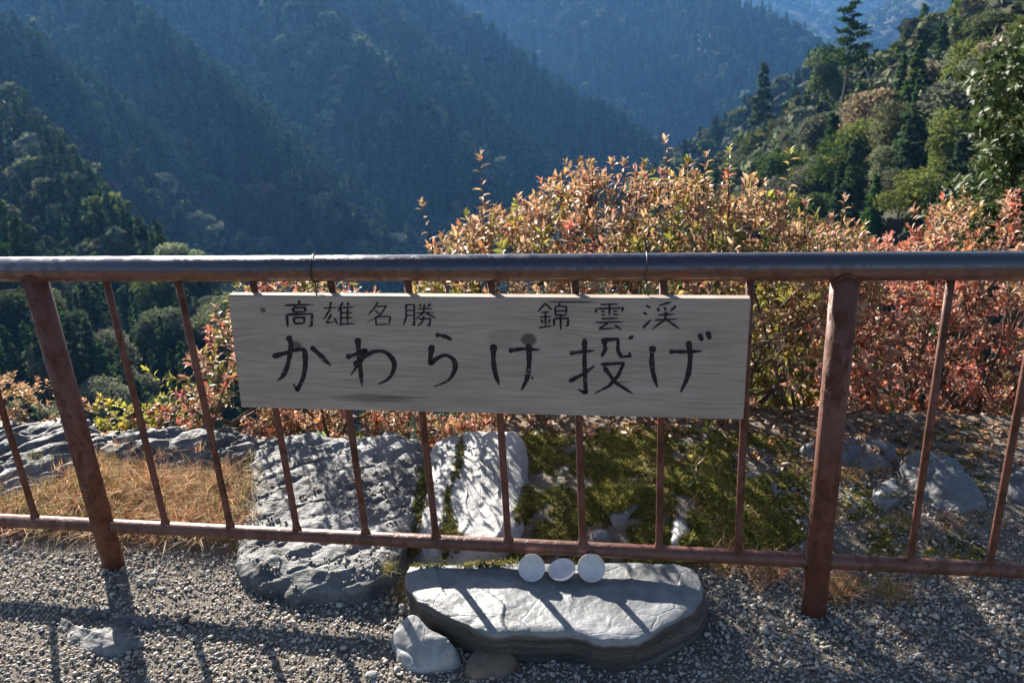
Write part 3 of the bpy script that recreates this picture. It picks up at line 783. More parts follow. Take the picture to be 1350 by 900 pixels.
def character(strokes, w, tapers=None, curve=True):
    """strokes in photo readings; each a thin ribbon of ink lying on the board"""
    mb = MB()
    for k, st in enumerate(strokes):
        st = np.array(st, float)
        if curve: P = spline(st)
        else:
            P = [st[0]]
            for a, b in zip(st[:-1], st[1:]): P += [a + (b - a) * u for u in np.linspace(0, 1, 7)[1:]]
            P = np.array(P)
        T = np.gradient(P, axis=0); T /= np.linalg.norm(T, axis=1)[:, None] + 1e-9
        Nn = np.column_stack([-T[:, 1], T[:, 0]]); m = len(P); u = np.linspace(0, 1, m)
        ww = w * (.78 + .30 * np.abs(T[:, 1]) - .05) * (.86 + .42 * np.exp(-((u - .04) / .10) ** 2) + .10 * np.sin(u * 3.1) - .62 * np.clip((u - .70) / .30, 0, 1) ** 1.6) * np.clip(.45 + u * 14, 0, 1) * (1 + .10 * np.sin(u * 17 + k * 2.1) + rng.normal(0, .05, m))
        A = P + Nn * ww[:, None] / 2; B = P - Nn * ww[:, None] / 2
        y = -.0005 - .00012 * k
        V = [(*sg(*a)[:1], y, sg(*a)[1]) for a in A] + [(*sg(*b)[:1], y, sg(*b)[1]) for b in B]
        mb.add(V, [[i, i + 1, m + i + 1, m + i] for i in range(m - 1)])
    return link('character', mb.mesh('character', False), M_INK, sign)
def c1(L): return [[(300 + x / 3.857, 370 + y / 3.857) for x, y in s] for s in L]
def c2(L): return [[(640 + x / 3.75, 370 + y / 3.75) for x, y in s] for s in L]
# large line
character(c1([[(228, 384), (270, 374), (330, 356), (385, 350), (396, 400), (388, 480), (360, 545), (352, 552), (334, 522)],
              [(308, 280), (322, 318), (318, 372), (302, 440), (280, 485), (252, 508)], [(424, 335), (470, 376), (525, 432)]]), 6.8)
character(c1([[(662, 290), (668, 370), (676, 450), (684, 535)], [(603, 388), (650, 374), (702, 352), (672, 412), (627, 480)],
              [(640, 430), (690, 388), (745, 360), (800, 362), (842, 402), (846, 448), (818, 498), (765, 525)]]), 6.6)
character(c1([[(1058, 274), (1105, 282), (1142, 302)], [(1040, 325), (1034, 372), (1032, 420), (1062, 396), (1108, 378), (1150, 402), (1156, 450), (1122, 505), (1050, 537)]]), 6.6)
character(c2([[(40, 312), (40, 400), (50, 460), (68, 515)], [(115, 346), (190, 336), (270, 342)], [(214, 310), (216, 400), (206, 480), (178, 540)]]), 6.6)
character(c2([[(415, 358), (480, 350), (540, 345)], [(490, 285), (490, 420), (496, 555), (456, 536)], [(413, 497), (480, 462), (540, 420)], [(588, 296), (592, 340), (572, 376)]]), 5.9, curve=False)
character(c2([[(570, 293), (655, 288), (655, 345), (672, 376), (716, 372), (710, 350)], [(708, 288), (732, 272)], [(570, 413), (684, 406), (655, 470), (610, 520), (540, 556)], [(585, 424), (640, 500), (732, 560)]]), 5.4, curve=False)
character(c2([[(828, 322), (822, 380), (828, 450), (850, 528)], [(908, 350), (990, 350), (1072, 347)], [(1004, 296), (1012, 380), (1000, 470), (965, 550)], [(1058, 262), (1072, 298)], [(1098, 250), (1110, 290)]]), 6.8)
# small line
KANJI = [
 ((374, 396, 415, 431), [[(50, 0), (50, 14)], [(3, 18), (97, 15)], [(30, 27), (31, 43)], [(30, 27), (70, 26), (69, 43)], [(31, 43), (69, 42)], [(10, 53), (14, 100)], [(10, 53), (92, 50), (90, 94), (80, 98)], [(33, 64), (35, 86)], [(33, 64), (67, 63), (66, 86)], [(35, 86), (66, 85)]], 3.3),
 ((425, 397, 469, 430), [[(3, 28), (46, 24)], [(26, 2), (22, 35), (2, 76)], [(28, 50), (12, 86), (40, 80)], [(36, 66), (46, 92)], [(62, 3), (46, 40)], [(56, 25), (56, 98)], [(76, 3), (78, 18)], [(56, 26), (97, 22)], [(56, 46), (92, 44)], [(56, 66), (92, 64)], [(76, 24), (76, 88)], [(50, 91), (100, 88)]], 2.5),
 ((483, 397, 516, 430), [[(46, 3), (30, 30), (6, 54)], [(40, 21), (80, 18), (58, 52), (2, 86)], [(34, 36), (54, 50)], [(38, 62), (40, 98)], [(38, 62), (96, 60), (92, 96)], [(40, 93), (92, 91)]], 2.2),
 ((531, 399, 573, 430), [[(10, 8), (11, 60), (2, 98)], [(10, 8), (36, 8), (36, 96), (28, 90)], [(10, 32), (36, 32)], [(10, 54), (36, 54)], [(52, 5), (58, 18)], [(88, 3), (78, 18)], [(46, 26), (96, 24)], [(42, 42), (100, 40)], [(68, 5), (66, 40), (40, 70)], [(72, 42), (104, 64)], [(50, 68), (88, 66), (84, 97), (74, 92)], [(68, 55), (62, 80), (46, 100)]], 2.4),
 ((709, 399, 750, 434), [[(24, 2), (0, 34)], [(24, 2), (46, 28)], [(12, 36), (38, 34)], [(6, 54), (44, 51)], [(25, 36), (25, 88)], [(12, 62), (16, 78)], [(40, 60), (34, 78)], [(2, 94), (48, 86)], [(72, 0), (66, 13)], [(56, 14), (57, 47)], [(56, 14), (92, 13), (91, 46)], [(56, 30), (92, 29)], [(56, 46), (92, 45)], [(52, 58), (53, 88)], [(52, 59), (98, 57), (97, 84), (88, 88)], [(74, 46), (74, 102)]], 2.7),
 ((784, 400, 823, 434), [[(18, 4), (82, 2)], [(5, 20), (3, 36)], [(4, 20), (98, 17), (90, 33)], [(50, 4), (50, 47)], [(22, 29), (36, 32)], [(22, 41), (36, 44)], [(62, 28), (78, 30)], [(62, 40), (80, 43)], [(22, 59), (80, 56)], [(4, 73), (98, 70)], [(46, 73), (14, 98), (80, 94)], [(68, 82), (90, 101)]], 2.8),
 ((847, 398, 895, 434), [[(10, 12), (22, 22)], [(2, 38), (14, 46)], [(0, 96), (24, 64)], [(78, 0), (44, 13)], [(40, 22), (47, 34)], [(60, 18), (64, 31)], [(92, 14), (76, 33)], [(42, 47), (88, 44)], [(34, 65), (96, 62)], [(66, 34), (62, 64), (26, 99)], [(66, 64), (102, 98)]], 3.0)]
for (x0, y0, x1, y1), st, w in KANJI:
    character([[(x0 + (x1 - x0) * a / 100, y0 + (y1 - y0) * b / 100) for a, b in s] for s in st], w * 1.15, curve=False)
M_WIRE = m_plain('dull_wire', (.08, .075, .07), .5, .5, .8)
for wx in (411, 852):
    tp = ony(wx, 355, -.02); loc = tp - SO; mb = MB(); P = []
    zt = ZT - SO[2]; yc = -YF
    for a in np.linspace(-100, 190, 26):
        r = .0325; P.append((loc[0] + .002 * math.sin(a / 30), yc - r * math.sin(math.radians(a)) * 1.0, zt + r * math.cos(math.radians(a))))
    P = P[::-1][:] ; P = [(loc[0] + .006, .012, .14 + sg(645, 465)[1])] + [] + P[:-3]
    zt2 = sg(wx, 391)[1]
    P[0] = (loc[0] + .004, .010, zt2 - .001)
    P.append((loc[0] + .002, .012, zt2 + .012)); P.append((loc[0] + .007, .006, zt2 + .001))
    tube(mb, P, .0015, 6)
    link('hanging_wire', mb.mesh('hanging_wire'), M_WIRE, sign)
mb = MB(); hx, hz = sg(701.9, 498)
tube(mb, [(hx, -.0012, hz), (hx, .004, hz)], .0028, 12)
link('nail_hole', mb.mesh('nail_hole'), m_plain('nail_black', (.012, .011, .011), .6), sign)

# ------------------------------------------------------------------ the three clay dishes
def m_clay():
    g = NT('unglazed_clay'); co = g.coord('Object')
    c = g.mix(g.ramp(g.noise(co, 60, 5, .6), [(.35, 0), (.65, 1)]), (.56, .505, .485), (.66, .61, .59))
    return g.done(g.bsdf(c, .8, g.bump(g.noise(co, 260, 3), .12, .001), .3))
M_CLAY = m_clay()
def dish(px, py, zr, R, tilt, yaw, lift, label):
    base = onz(px, py, zr); z, _ = drop(base[0], base[1], [stone]); base = onz(px, py, z)
    prof = [(0, -.0065), (.45, -.0064), (.62, -.0052), (.78, -.0018), (.90, .0030), (.955, .0066), (.985, .0074), (1.0, .0062), (.985, .0036), (.90, -.0030), (.78, -.0082), (.58, -.0108), (.40, -.0104), (0, -.0104)]
    mb = MB(); n = 56; V = []
    for r, h in prof:
        for k in range(n): a = 2 * math.pi * k / n; V.append((R * r * math.cos(a), R * r * math.sin(a), h))
    F = [[i * n + k, i * n + (k + 1) % n, (i + 1) * n + (k + 1) % n, (i + 1) * n + k] for i in range(len(prof) - 1) for k in range(n)]
    mb.add(V, F)
    me = mb.mesh('clay_dish'); bm = bmesh.new(); bm.from_mesh(me); bmesh.ops.remove_doubles(bm, verts=bm.verts, dist=1e-6); bmesh.ops.recalc_face_normals(bm, faces=bm.faces); bm.to_mesh(me); bm.free()
    me.polygons.foreach_set('use_smooth', np.ones(len(me.polygons), dtype=bool))
    # normal of the dish: mostly towards the viewer; tilt is its angle above level
    nrm = Vector((math.sin(yaw) * math.cos(tilt), -math.cos(yaw) * math.cos(tilt), math.sin(tilt)))
    up = Vector((0, 0, 1)); y = (up - nrm * up.dot(nrm)).normalized(); x = y.cross(nrm)
    Mx = Matrix((x, y, nrm)).transposed() 
    o = link('clay_dish', me, M_CLAY)
    c = Vector(base) + y * R * .985 + nrm * .004 + Vector((0, 0, lift))
    o.matrix_world = Matrix.Translation(c) @ Mx.to_4x4()
    return tag(o, label, 'dish', 'clay dishes on the flat stone')
dish(702, 766, .10, .0335, math.radians(36), math.radians(10), 0, 'round white clay dish leaning on the bottom rail, leftmost of the three')
dish(731, 769, .10, .0345, math.radians(75), math.radians(-32), .007, 'tilted white clay dish seen as an oval between two round ones')
dish(780, 767, .10, .0345, math.radians(38), math.radians(4), 0, 'round white clay dish showing its hollow, rightmost of the three')

# ------------------------------------------------------------------ gravel
def pebble_mesh(seed):
    r = np.random.default_rng(seed); bm = bmesh.new(); bmesh.ops.create_icosphere(bm, subdivisions=2, radius=.5)
    V = np.array([v.co[:] for v in bm.verts]); s = r.uniform(.7, 1.15, 3); s[2] *= .66
    d = 1 + .20 * fbm(V * 2.2 + seed * 3.1, 2)
    for _ in range(9):          # chipped facets
        n = r.normal(size=3); n /= np.linalg.norm(n); h = V @ n; V = V - np.outer(np.maximum(0, h - r.uniform(.22, .40)), n)
    V = V * d[:, None] * s
    for v, c in zip(bm.verts, V): v.co = c
    me = bpy.data.meshes.new('pebble_%d' % seed); bm.to_mesh(me); bm.free()
    me.polygons.foreach_set('use_smooth', np.ones(len(me.polygons), dtype=bool))
    return me
M_PEB = m_pebble()
PEB = [(pebble_mesh(s), M_PEB) for s in range(9)]
def pebbles(x, y, z, size):
    n = len(x)
    rot = np.stack([rng.normal(0, .5, n), rng.normal(0, .5, n), rng.uniform(0, 6.28, n)], -1)
    return np.stack([x, y, z], -1), rot, np.stack([size * rng.uniform(.8, 1.2, n)] * 3, -1), rng.integers(0, 9, n)
n = 140000
x = rng.uniform(-1.0, 3.0, n); y = rng.uniform(-1.0, .75, n)
bankm = .5 + .9 * fbm(np.stack([x * 4, y * 4, 0 * x + 4.4], -1), 3)
right = (x > 1.72) & (y < .70) & (rng.random(n) < np.where(y < .16, .8, np.clip(bankm - .1, .05, .5)))
midgap = (x > .86) & (x < 1.0) & (y < .1)
front = y < .055 + .09 * (x > 1.55) + .05 * fbm(np.stack([x * 5, y * 0, 0 * x + 8], -1), 3)
gapl = (x > .05) & (x < .30) & (y > .1) & (y < .5) & (rng.random(n) < .35)
keep = front | right | gapl
x, y = x[keep], y[keep]; n = len(x)
size = np.clip(rng.lognormal(math.log(.0071), .38, n), .0035, .026)
A1 = pebbles(x, y, ground_z(x, y) + size * rng.uniform(-.1, .55, n), size)
# loose pebbles lying on the slabs
px_, py_, pz_, ps_ = [], [], [], []
for k in range(2600):
    u, v = rng.uniform(300, 690), rng.uniform(572, 785)
    dens = float(fbm(np.array([[u / 38, v / 22, 3.3]]), 3)[0])
    lim = -.05 if v > 690 else .12
    if u > 560: lim = .42
    if dens < lim: continue
    p = onz(u, v, .07); z, hit = drop(p[0], p[1], [slab, white_rock])
    if hit is None or hit_nz(p[0], p[1]) < .8: continue
    sz = float(np.clip(rng.lognormal(math.log(.0085), .3), .004, .016)); px_.append(p[0]); py_.append(p[1]); pz_.append(z + sz * .22); ps_.append(sz)
A2 = pebbles(np.array(px_), np.array(py_), np.array(pz_), np.array(ps_))
g_o = scatter('gravel', *[np.concatenate([a, b]) for a, b in zip(A1, A2)], PEB)
tag(g_o, 'loose mixed grey and tan gravel covering the terrace and strewn on the slabs', 'gravel', kind='stuff')
for (u, v, s, lab) in ((243, 820, .034, 'larger rounded grey pebble in the gravel below the rail, left of the slab'), (490, 889, .036, 'pale round pebble at the bottom edge left of the small stones'),
                       (214, 778, .026, 'squarish pale pebble in the shade in front of the leaning post'), (1098, 690, .030, 'white pebble beside the upright right-hand post'), (1010, 842, .022, 'pale pebble in the shaded gravel at the right')):
    p = onz(u, v, .012); o = link('pebble', PEB[int(s * 1000) % 9][0].copy(), None)
    o.location = (p[0], p[1], float(ground_z(p[0], p[1])) + s * .25); o.scale = (s, s, s * .9); o.rotation_euler = (.2, .1, s * 900); tag(o, lab, 'pebble')
    o.data.materials.clear(); o.data.materials.append(R_PALE if 'pale' in lab or 'white' in lab else R_GREY)

# ------------------------------------------------------------------ moss and grasses
def tuft(name, n, h, spread, lean, w, cols, seed):
    r = np.random.default_rng(seed); V = []; F = []; C = []
    for k in range(n):
        a = r.uniform(0, 6.28); b = np.array([r.normal(0, spread), r.normal(0, spread), 0]); hh = h * r.uniform(.45, 1.1)
        d = np.array([math.cos(a), math.sin(a), 0]); s = np.array([-d[1], d[0], 0]) * w * r.uniform(.6, 1.2); ln = lean * r.uniform(.2, 1.4)
        P = [b + d * ln * hh * t ** 1.8 + np.array([0, 0, hh * t * (1 - .25 * ln * t)]) for t in (0, .45, .8, 1)]
        i = len(V); V += [P[0] - s, P[0] + s, P[1] - s * .8, P[1] + s * .8, P[2] - s * .5, P[2] + s * .5, P[3]]
        F += [[i, i + 1, i + 3, i + 2], [i + 2, i + 3, i + 5, i + 4], [i + 4, i + 5, i + 6]]
        c = np.array(cols[r.integers(len(cols))]) * r.uniform(.7, 1.3); C += [c] * 7
    return mesh_from(name, np.array(V), F, True, np.array(C))
M_GRASS = m_leaf('grass_blades', .35, .6, .2); M_MOSS = m_leaf('moss_leaves', .30, .7, .15)
MOSS = [(tuft('moss_%d' % k, 60, .0085, .0080, 1.5, .0016, c, 60 + k), M_MOSS) for k, c in enumerate((
    [(.25, .245, .05), (.33, .29, .065)], [(.16, .165, .036), (.23, .205, .05)], [(.085, .092, .025), (.135, .12, .034)], [(.30, .23, .09), (.20, .14, .06)]))]
poly = [(690, 566), (760, 556), (930, 560), (1045, 572), (1062, 640), (1060, 690), (1010, 716), (900, 722), (800, 722), (700, 722), (668, 716), (684, 660), (700, 600)]
def inside(p, pts):
    x, y = p; c = False
    for (x0, y0), (x1, y1) in zip(pts, pts[1:] + pts[:1]):
        if (y0 > y) != (y1 > y) and x < (x1 - x0) * (y - y0) / (y1 - y0) + x0: c = not c
    return c
P = []
mrocks = [o for b, o in BVH['rocks'] if o['category'] == 'stone'] + [white_rock]
U = np.column_stack([rng.uniform(660, 1300, 34000), rng.uniform(548, 726, 34000)])
DN = fbm(np.column_stack([U / [45, 30], np.full(len(U), 9.1)]), 3)
for (u, v), dn in zip(U, DN):
    if dn < -.12 or rng.random() > (v - 440) / 280: continue
    if not inside((u, v), poly):
        if not (u > 1050 and rng.random() < .10): continue
    p = onz(u, v, .075); z, hit = drop(p[0], p[1], mrocks)
    if hit is not None and hit != white_rock and dn < .12: continue
    P.append((p[0], p[1], z, dn))
for k in range(1300):        # mossy rear edge of the dish stone, crack of the white rock, edge of the slab
    t = rng.random(); which = rng.random()
    if which < .45: u, v = 548 + 140 * t + rng.normal(0, 5), 741 + rng.normal(0, 3.0)
    elif which < .58: u, v = 607 - 22 * t + 5 * math.sin(t * 9) + rng.normal(0, 1.6), 585 + 118 * t + rng.normal(0, 3)
    elif which < .80: u, v = 591 + rng.normal(0, 5), 690 + rng.normal(0, 7)
    else: u, v = 562 - 20 * t + rng.normal(0, 3), 600 + 100 * t
    p = onz(u, v, .1); z, hit = drop(p[0], p[1]); P.append((p[0], p[1], z, -.2 if which > .45 else -.05))
P = np.array(P); n = len(P)
pick = np.clip(np.round(1.6 - 3.2 * P[:, 3] + rng.normal(0, .7, n)), 0, 2).astype(int); pick[rng.random(n) < .10] = 3
s = rng.uniform(.3, .9, n) * np.where(P[:, 3] > .1, 1.3, 1)
mo = scatter('moss', P[:, :3] - [0, 0, .001], np.stack([rng.normal(0, .3, n), rng.normal(0, .3, n), rng.uniform(0, 6.28, n)], -1), np.stack([s, s, s], -1), pick, MOSS)
tag(mo, 'yellow-green moss carpeting the ground and rock cracks behind the bottom rail', 'moss', kind='stuff')

DRY = [(tuft('dry_grass_%d' % k, 26, .060, .016, 1.3, .0009, c, 80 + k), M_GRASS) for k, c in enumerate((
    [(.50, .29, .15), (.56, .38, .22), (.46, .19, .09)], [(.54, .36, .20), (.36, .29, .11), (.44, .17, .10)], [(.20, .22, .05), (.48, .36, .15), (.30, .28, .07)]))]
P = []
for k in range(2100):
    u, v = rng.uniform(-120, 345), rng.uniform(592, 712)
    top = np.interp(u, [-120, 0, 90, 125, 200, 330, 345], [640, 636, 616, 602, 614, 618, 650])
    if v < top or v > 690 + .045 * u: continue
    if fbm(np.array([[u / 40, v / 22, 5.5]]), 2)[0] < -.32 or (u > 300 and rng.random() < .6): continue
    p = onz(u, v, .05); z, hit = drop(p[0], p[1])
    if hit is not None and rng.random() < .96: continue
    P.append((p[0], p[1], z - .004, 1.0))
for (u0, v0, k, w, sc) in ((1130, 640, 40, 45, .6), (1200, 700, 46, 60, .5), (1000, 690, 40, 50, .45), (870, 620, 26, 60, .4), (95, 700, 26, 22, .9), (200, 708, 22, 25, .7), (290, 712, 14, 12, .7), (985, 745, 24, 28, .9), (1120, 772, 24, 22, .9), (1010, 760, 12, 15, .8), (1175, 775, 12, 12, .8), (525, 775, 26, 9, .55), (520, 760, 10, 10, .5), (1230, 752, 10, 40, .6)):
    for _ in range(k):
        u, v = u0 + rng.normal(0, w), v0 + rng.normal(0, 6); p = onz(u, v, .02); z, hit = drop(p[0], p[1]); P.append((p[0], p[1], z - .004, sc))
P = np.array(P); n = len(P)
front = P[:, 1] < .05
pick = np.where(front, np.where(rng.random(n) < .75, 2, 0), rng.choice([0, 0, 1, 1, 2], n))
s = rng.uniform(.45, 1.3, n) * P[:, 3]
gr = scatter('dry_grass', P[:, :3], np.stack([rng.normal(0, .2, n), rng.normal(0, .2, n), rng.uniform(0, 6.28, n)], -1), np.stack([s, s, s], -1), pick, DRY)
tag(gr, 'dry orange-tan grass tufts among the rocks and along the foot of the railing', 'grass', kind='stuff')

# ------------------------------------------------------------------ shrubs
M_SHRUB = m_leaf('shrub_leaves', .48, .45, .4); M_TWIG = m_plain('twig_bark', (.13, .095, .075), .8, .2, 0, 60, (.07, .05, .04))
PAL = dict(azalea=[(.40, .235, .14), (.44, .295, .20), (.32, .195, .10), (.40, .165, .08), (.26, .195, .08), (.43, .27, .10), (.33, .175, .115), (.42, .29, .19)],
           olive=[(.15, .15, .035), (.22, .19, .05), (.28, .22, .06), (.11, .12, .03)],
           red=[(.40, .13, .09), (.46, .21, .16), (.48, .13, .055), (.32, .075, .055), (.42, .25, .17), (.25, .17, .085), (.50, .34, .27)],
           yellow=[(.34, .32, .05), (.26, .28, .05), (.45, .36, .06), (.20, .22, .05)],
           dark=[(.045, .075, .028), (.065, .095, .032), (.09, .115, .04)])
YEL = PAL['yellow'] + [(.46, .30, .12)]
class Leaves:
    def __init__(s): s.p = []; s.d = []; s.u = []; s.L = []; s.W = []; s.c = []
    def add(s, p, d, u, L, W, c): s.p.append(p); s.d.append(d); s.u.append(u); s.L.append(L); s.W.append(W); s.c.append(c)
    def mesh(s, name): 
        n = len(s.p); return leaf_mesh(name, np.array(s.p), np.array(s.d), np.array(s.u), np.array(s.L), np.array(s.W), np.array(s.c), rng.uniform(-.1, .4, n))
def sprig(lv, tw, base, d, length, n, L, pal, wide=.36, whorl=.55, tr=.0012, open_=.9):
    d = d / np.linalg.norm(d); e = base + d * length + rng.normal(0, .1, 3) * length * .3
    mid = (base + e) / 2 + rng.normal(0, .06, 3) * length
    if tw is not None: tube(tw, [base, mid, e], [tr * 1.3, tr, tr * .6], 4, False)
    axis = (e - mid); axis /= np.linalg.norm(axis) + 1e-9
    a0 = rng.uniform(0, 6.28); ref = np.cross(axis, [.3, .5, .8]); ref /= np.linalg.norm(ref); bi = np.cross(axis, ref)
    tint = np.array(pal[rng.integers(len(pal))])
    for k in range(n):
        t = 1 - whorl * (k / n) ** 1.3; a = a0 + 2.4 * k
        p = base + (mid - base) * min(1, t * 2) if t < .5 else mid + (e - mid) * (t * 2 - 1)
        out = math.cos(a) * ref + math.sin(a) * bi
        spread = open_ * (.35 + .75 * (k / n)); dd = axis * (1.1 - .8 * spread) + out * spread + rng.normal(0, .16, 3) + [0, 0, -.12 * (k / n)]
        c = tint * .6 + .4 * np.array(pal[rng.integers(len(pal))]); c = np.clip(c * rng.uniform(.65, 1.35), .01, .8)
        l = L * rng.uniform(.6, 1.15) * (.75 if k < 2 else 1)
        lv.add(p, dd, axis + rng.normal(0, .3, 3), l, l * wide * rng.uniform(.75, 1.25), c)
def branchy(tw, base, tips, r0):
    for t in tips:
        m = base + (t - base) * .5 + rng.normal(0, .06, 3) * np.linalg.norm(t - base); m[2] -= .02
        tube(tw, spline(np.array([base, m, t]), 5), np.linspace(r0, r0 * .35, 11), 6, False)
def make_shrub(name, label, roots, sampler, n, L, pal_of, leaves=(8, 13), slen=(.05, .10), r0=.008, wide=.36, tipn=26, cat='shrub', mat=None, open_=.9, group=None):
    e = empty(name, tuple(roots[0])); E0 = np.array(roots[0]); lv, tw, bw = Leaves(), MB(), MB(); tips = []
    for k in range(n):
        p, d = sampler(); p = p - E0
        sprig(lv, tw, p, d, rng.uniform(*slen), int(rng.integers(*leaves)), L * rng.uniform(.75, 1.2), pal_of(p + E0), wide, open_=open_)
        if k < tipn: tips.append(p)
    for k, t in enumerate(tips): branchy(bw, np.array(roots[k % len(roots)]) - E0 + rng.normal(0, .02, 3), [t], r0 * rng.uniform(.6, 1.2))
    fo = link('foliage', lv.mesh('foliage'), mat or M_SHRUB, e); fo['kind'] = 'stuff'
    link('twigs', tw.mesh('twigs'), M_TWIG, e)['kind'] = 'stuff'; link('branches', bw.mesh('branches'), M_TWIG, e)['kind'] = 'stuff'
    print('SHRUB', label, len(lv.p))
    return tag(e, label, cat, group), E0
def profile_sampler(prof, y0, y1, down, side=.0, taper=.5, bias=2.2):
    """sprig bases inside a mound whose outline against the valley is prof, read at depth ymid"""
    ym = (y0 + y1) / 2; W = np.array([ony(u, v, ym) for u, v in prof]); xs, zs = W[:, 0], W[:, 2]; o = np.argsort(xs); xs, zs = xs[o], zs[o]
    def f():
        x = rng.uniform(xs[0], xs[-1]); zt = np.interp(x, xs, zs); v = rng.uniform(-1, 1)
        zt += .09 * float(vnoise(np.array([[x * 5.5, v * 1.3, 7.7]]))[0]); t = rng.random() ** bias; zc = zt - .06 - .10 * v * v
        z = zc - t * (zc - down(x)); y = ym + v * (y1 - y0) / 2 * (.75 + .35 * math.sin(min(1, t + .15) * 3.0)) + .05 * float(vnoise(np.array([[x * 7, z * 7, 1.2]]))[0])
        if float(fbm(np.array([[x * 5, y * 5, z * 5 + 3.1]]), 2)[0]) < -.30: return f()
        d = np.array([rng.normal(0, .35), (v * .7 if v < 0 else v * .5) + rng.normal(0, .25), .9 - .5 * t])
        return np.array([x + rng.normal(0, .02), y, z]), d
    return f
# the azalea behind the railing
prof = [(548, 348), (575, 325), (620, 312), (660, 300), (700, 286), (728, 262), (745, 246), (790, 244), (840, 240), (880, 232), (930, 246), (960, 256), (1000, 268), (1040, 284), (1080, 294), (1120, 304), (1150, 322), (1168, 350)]
roots = [(.95, 1.10, -.10), (1.25, 1.12, -.10), (1.5, 1.10, -.10), (1.75, 1.15, -.12), (2.0, 1.12, -.12)]
def pal_az(p):
    z = p[2]; w = float(fbm(np.array([p * 4.5 + 2.2]), 2)[0]) + rng.normal(0, .12)
    if w > .34: return PAL['red']
    if w < -.34: return PAL['olive'] if rng.random() < .6 else YEL
    if z < .35 and rng.random() < .45 or rng.random() < .05: return PAL['olive']
    return PAL['azalea']
az, E0 = make_shrub('azalea_shrub', 'wide tan and orange azalea shrub rising behind the railing above the sign', roots, profile_sampler(prof, .78, 1.42, lambda x: .10), 1600, .035, pal_az, (7, 12), (.06, .14), r0=.010, tipn=70)
# its long shoots, each leaf on them large enough to see
def shoot(parent, E0, top, bottom, Y, n, L, pal, name='shoot'):
    a, b = ony(*bottom, Y) - E0, ony(*top, Y) - E0; mb = MB(); m = (a + b) / 2 + rng.normal(0, .006, 3)
    ln = np.linalg.norm(b - a); P = spline(np.array([a, m, b]), 6)
    tube(mb, P, np.linspace(.0026, .0011, len(P)), 6, True, None)
    st = link(name, mb.mesh(name), M_TWIG, parent)
    ax = (b - a) / ln; ref = np.cross(ax, [0, 1, .2]); ref /= np.linalg.norm(ref); bi = np.cross(ax, ref); a0 = rng.uniform(0, 6)
    for k in range(n):
        if k < 6: t, spread = 1 - .015 * k, .35 + .05 * k
        else: t, spread = 1 - .12 - .62 * (k - 6) / max(1, n - 6), .9
        p = a + (b - a) * t; out = math.cos(a0 + 2.4 * k) * ref + math.sin(a0 + 2.4 * k) * bi
        d = ax * (1.05 - spread * .75) + out * spread + rng.normal(0, .08, 3)
        l = L * rng.uniform(.8, 1.15) * (.85 if k < 6 else 1); c = np.array(pal[rng.integers(len(pal))]) * rng.uniform(.8, 1.25)
        one = np.array
        me = leaf_mesh('leaf', p[None], d[None], (ax + rng.normal(0, .2, 3))[None], one([l]), one([l * .36]), np.clip(c, 0, .8)[None], one([.15]))
        link('leaf', me, M_SHRUB, st)
    return st
for top, bot, Y, n, L, pal in (((633, 205), (642, 335), 1.05, 17, .036, PAL['azalea']), ((556, 268), (572, 345), 1.05, 11, .030, PAL['azalea'] + PAL['olive']), ((745, 228), (748, 285), 1.1, 12, .03, PAL['azalea']),
                               ((775, 217), (778, 290), 1.1, 13, .028, PAL['azalea']), ((797, 228), (800, 290), 1.1, 11, .028, PAL['azalea']), ((877, 184), (884, 290), 1.1, 18, .029, PAL['azalea']),
                               ((932, 204), (930, 280), 1.1, 12, .027, PAL['azalea']), ((961, 198), (962, 300), 1.1, 15, .030, YEL), ((1042, 198), (1036, 300), 1.05, 15, .036, YEL), ((1114, 262), (1110, 320), 1.1, 12, .03, PAL['azalea']),
                               ((840, 232), (838, 280), 1.1, 10, .027, PAL['red']), ((990, 250), (985, 300), 1.1, 10, .028, PAL['olive']), ((1062, 270), (1060, 320), 1.1, 10, .028, PAL['azalea']), ((690, 268), (694, 320), 1.05, 10, .028, PAL['red'])):
    shoot(az, E0, top, bot, Y, n, L, pal)

for k in range(22):
    u = rng.uniform(580, 1150); v = np.interp(u, [q[0] for q in prof], [q[1] for q in prof]); h = rng.uniform(12, 42)
    shoot(az, E0, (u + rng.normal(0, 6), v - h + 8), (u, v + 30), 1.1, int(8 + h / 6), .033, PAL[('azalea', 'azalea', 'red', 'olive')[k % 4]])

def mound(name, label, prof, y0, y1, down, n, L, pal, rootsz, **kw):
    f = profile_sampler(prof, y0, y1, down); xs = [ony(*p, (y0 + y1) / 2)[0] for p in prof]
    roots = [(x, (y0 + y1) / 2, rootsz) for x in np.linspace(min(xs) + .08, max(xs) - .08, 4)]
    return make_shrub(name, label, roots, f, n, L, pal if callable(pal) else (lambda p: pal), **kw)
lo, E1 = mound('azalea_shrub', 'small red and olive azalea half hidden by the left end of the sign', [(255, 560), (268, 450), (282, 408), (300, 385), (330, 372), (375, 368), (410, 378), (470, 400), (540, 420)], .80, 1.15, lambda x: -.02, 430, .029,
               lambda p: PAL['red'] if rng.random() < .4 else (PAL['olive'] if rng.random() < .5 else PAL['azalea']), -.1, tipn=24, r0=.006)
for top, bot, Y, n, L, pal in (((284, 405), (300, 470), .85, 15, .032, PAL['red']), ((345, 374), (340, 420), .95, 10, .03, PAL['azalea']), ((192, 486), (285, 560), .85, 22, .030, YEL), ((214, 520), (290, 575), .82, 16, .028, YEL), ((405, 376), (408, 420), .95, 9, .028, YEL)):
    shoot(lo, E1, top, bot, Y, n, L, pal)
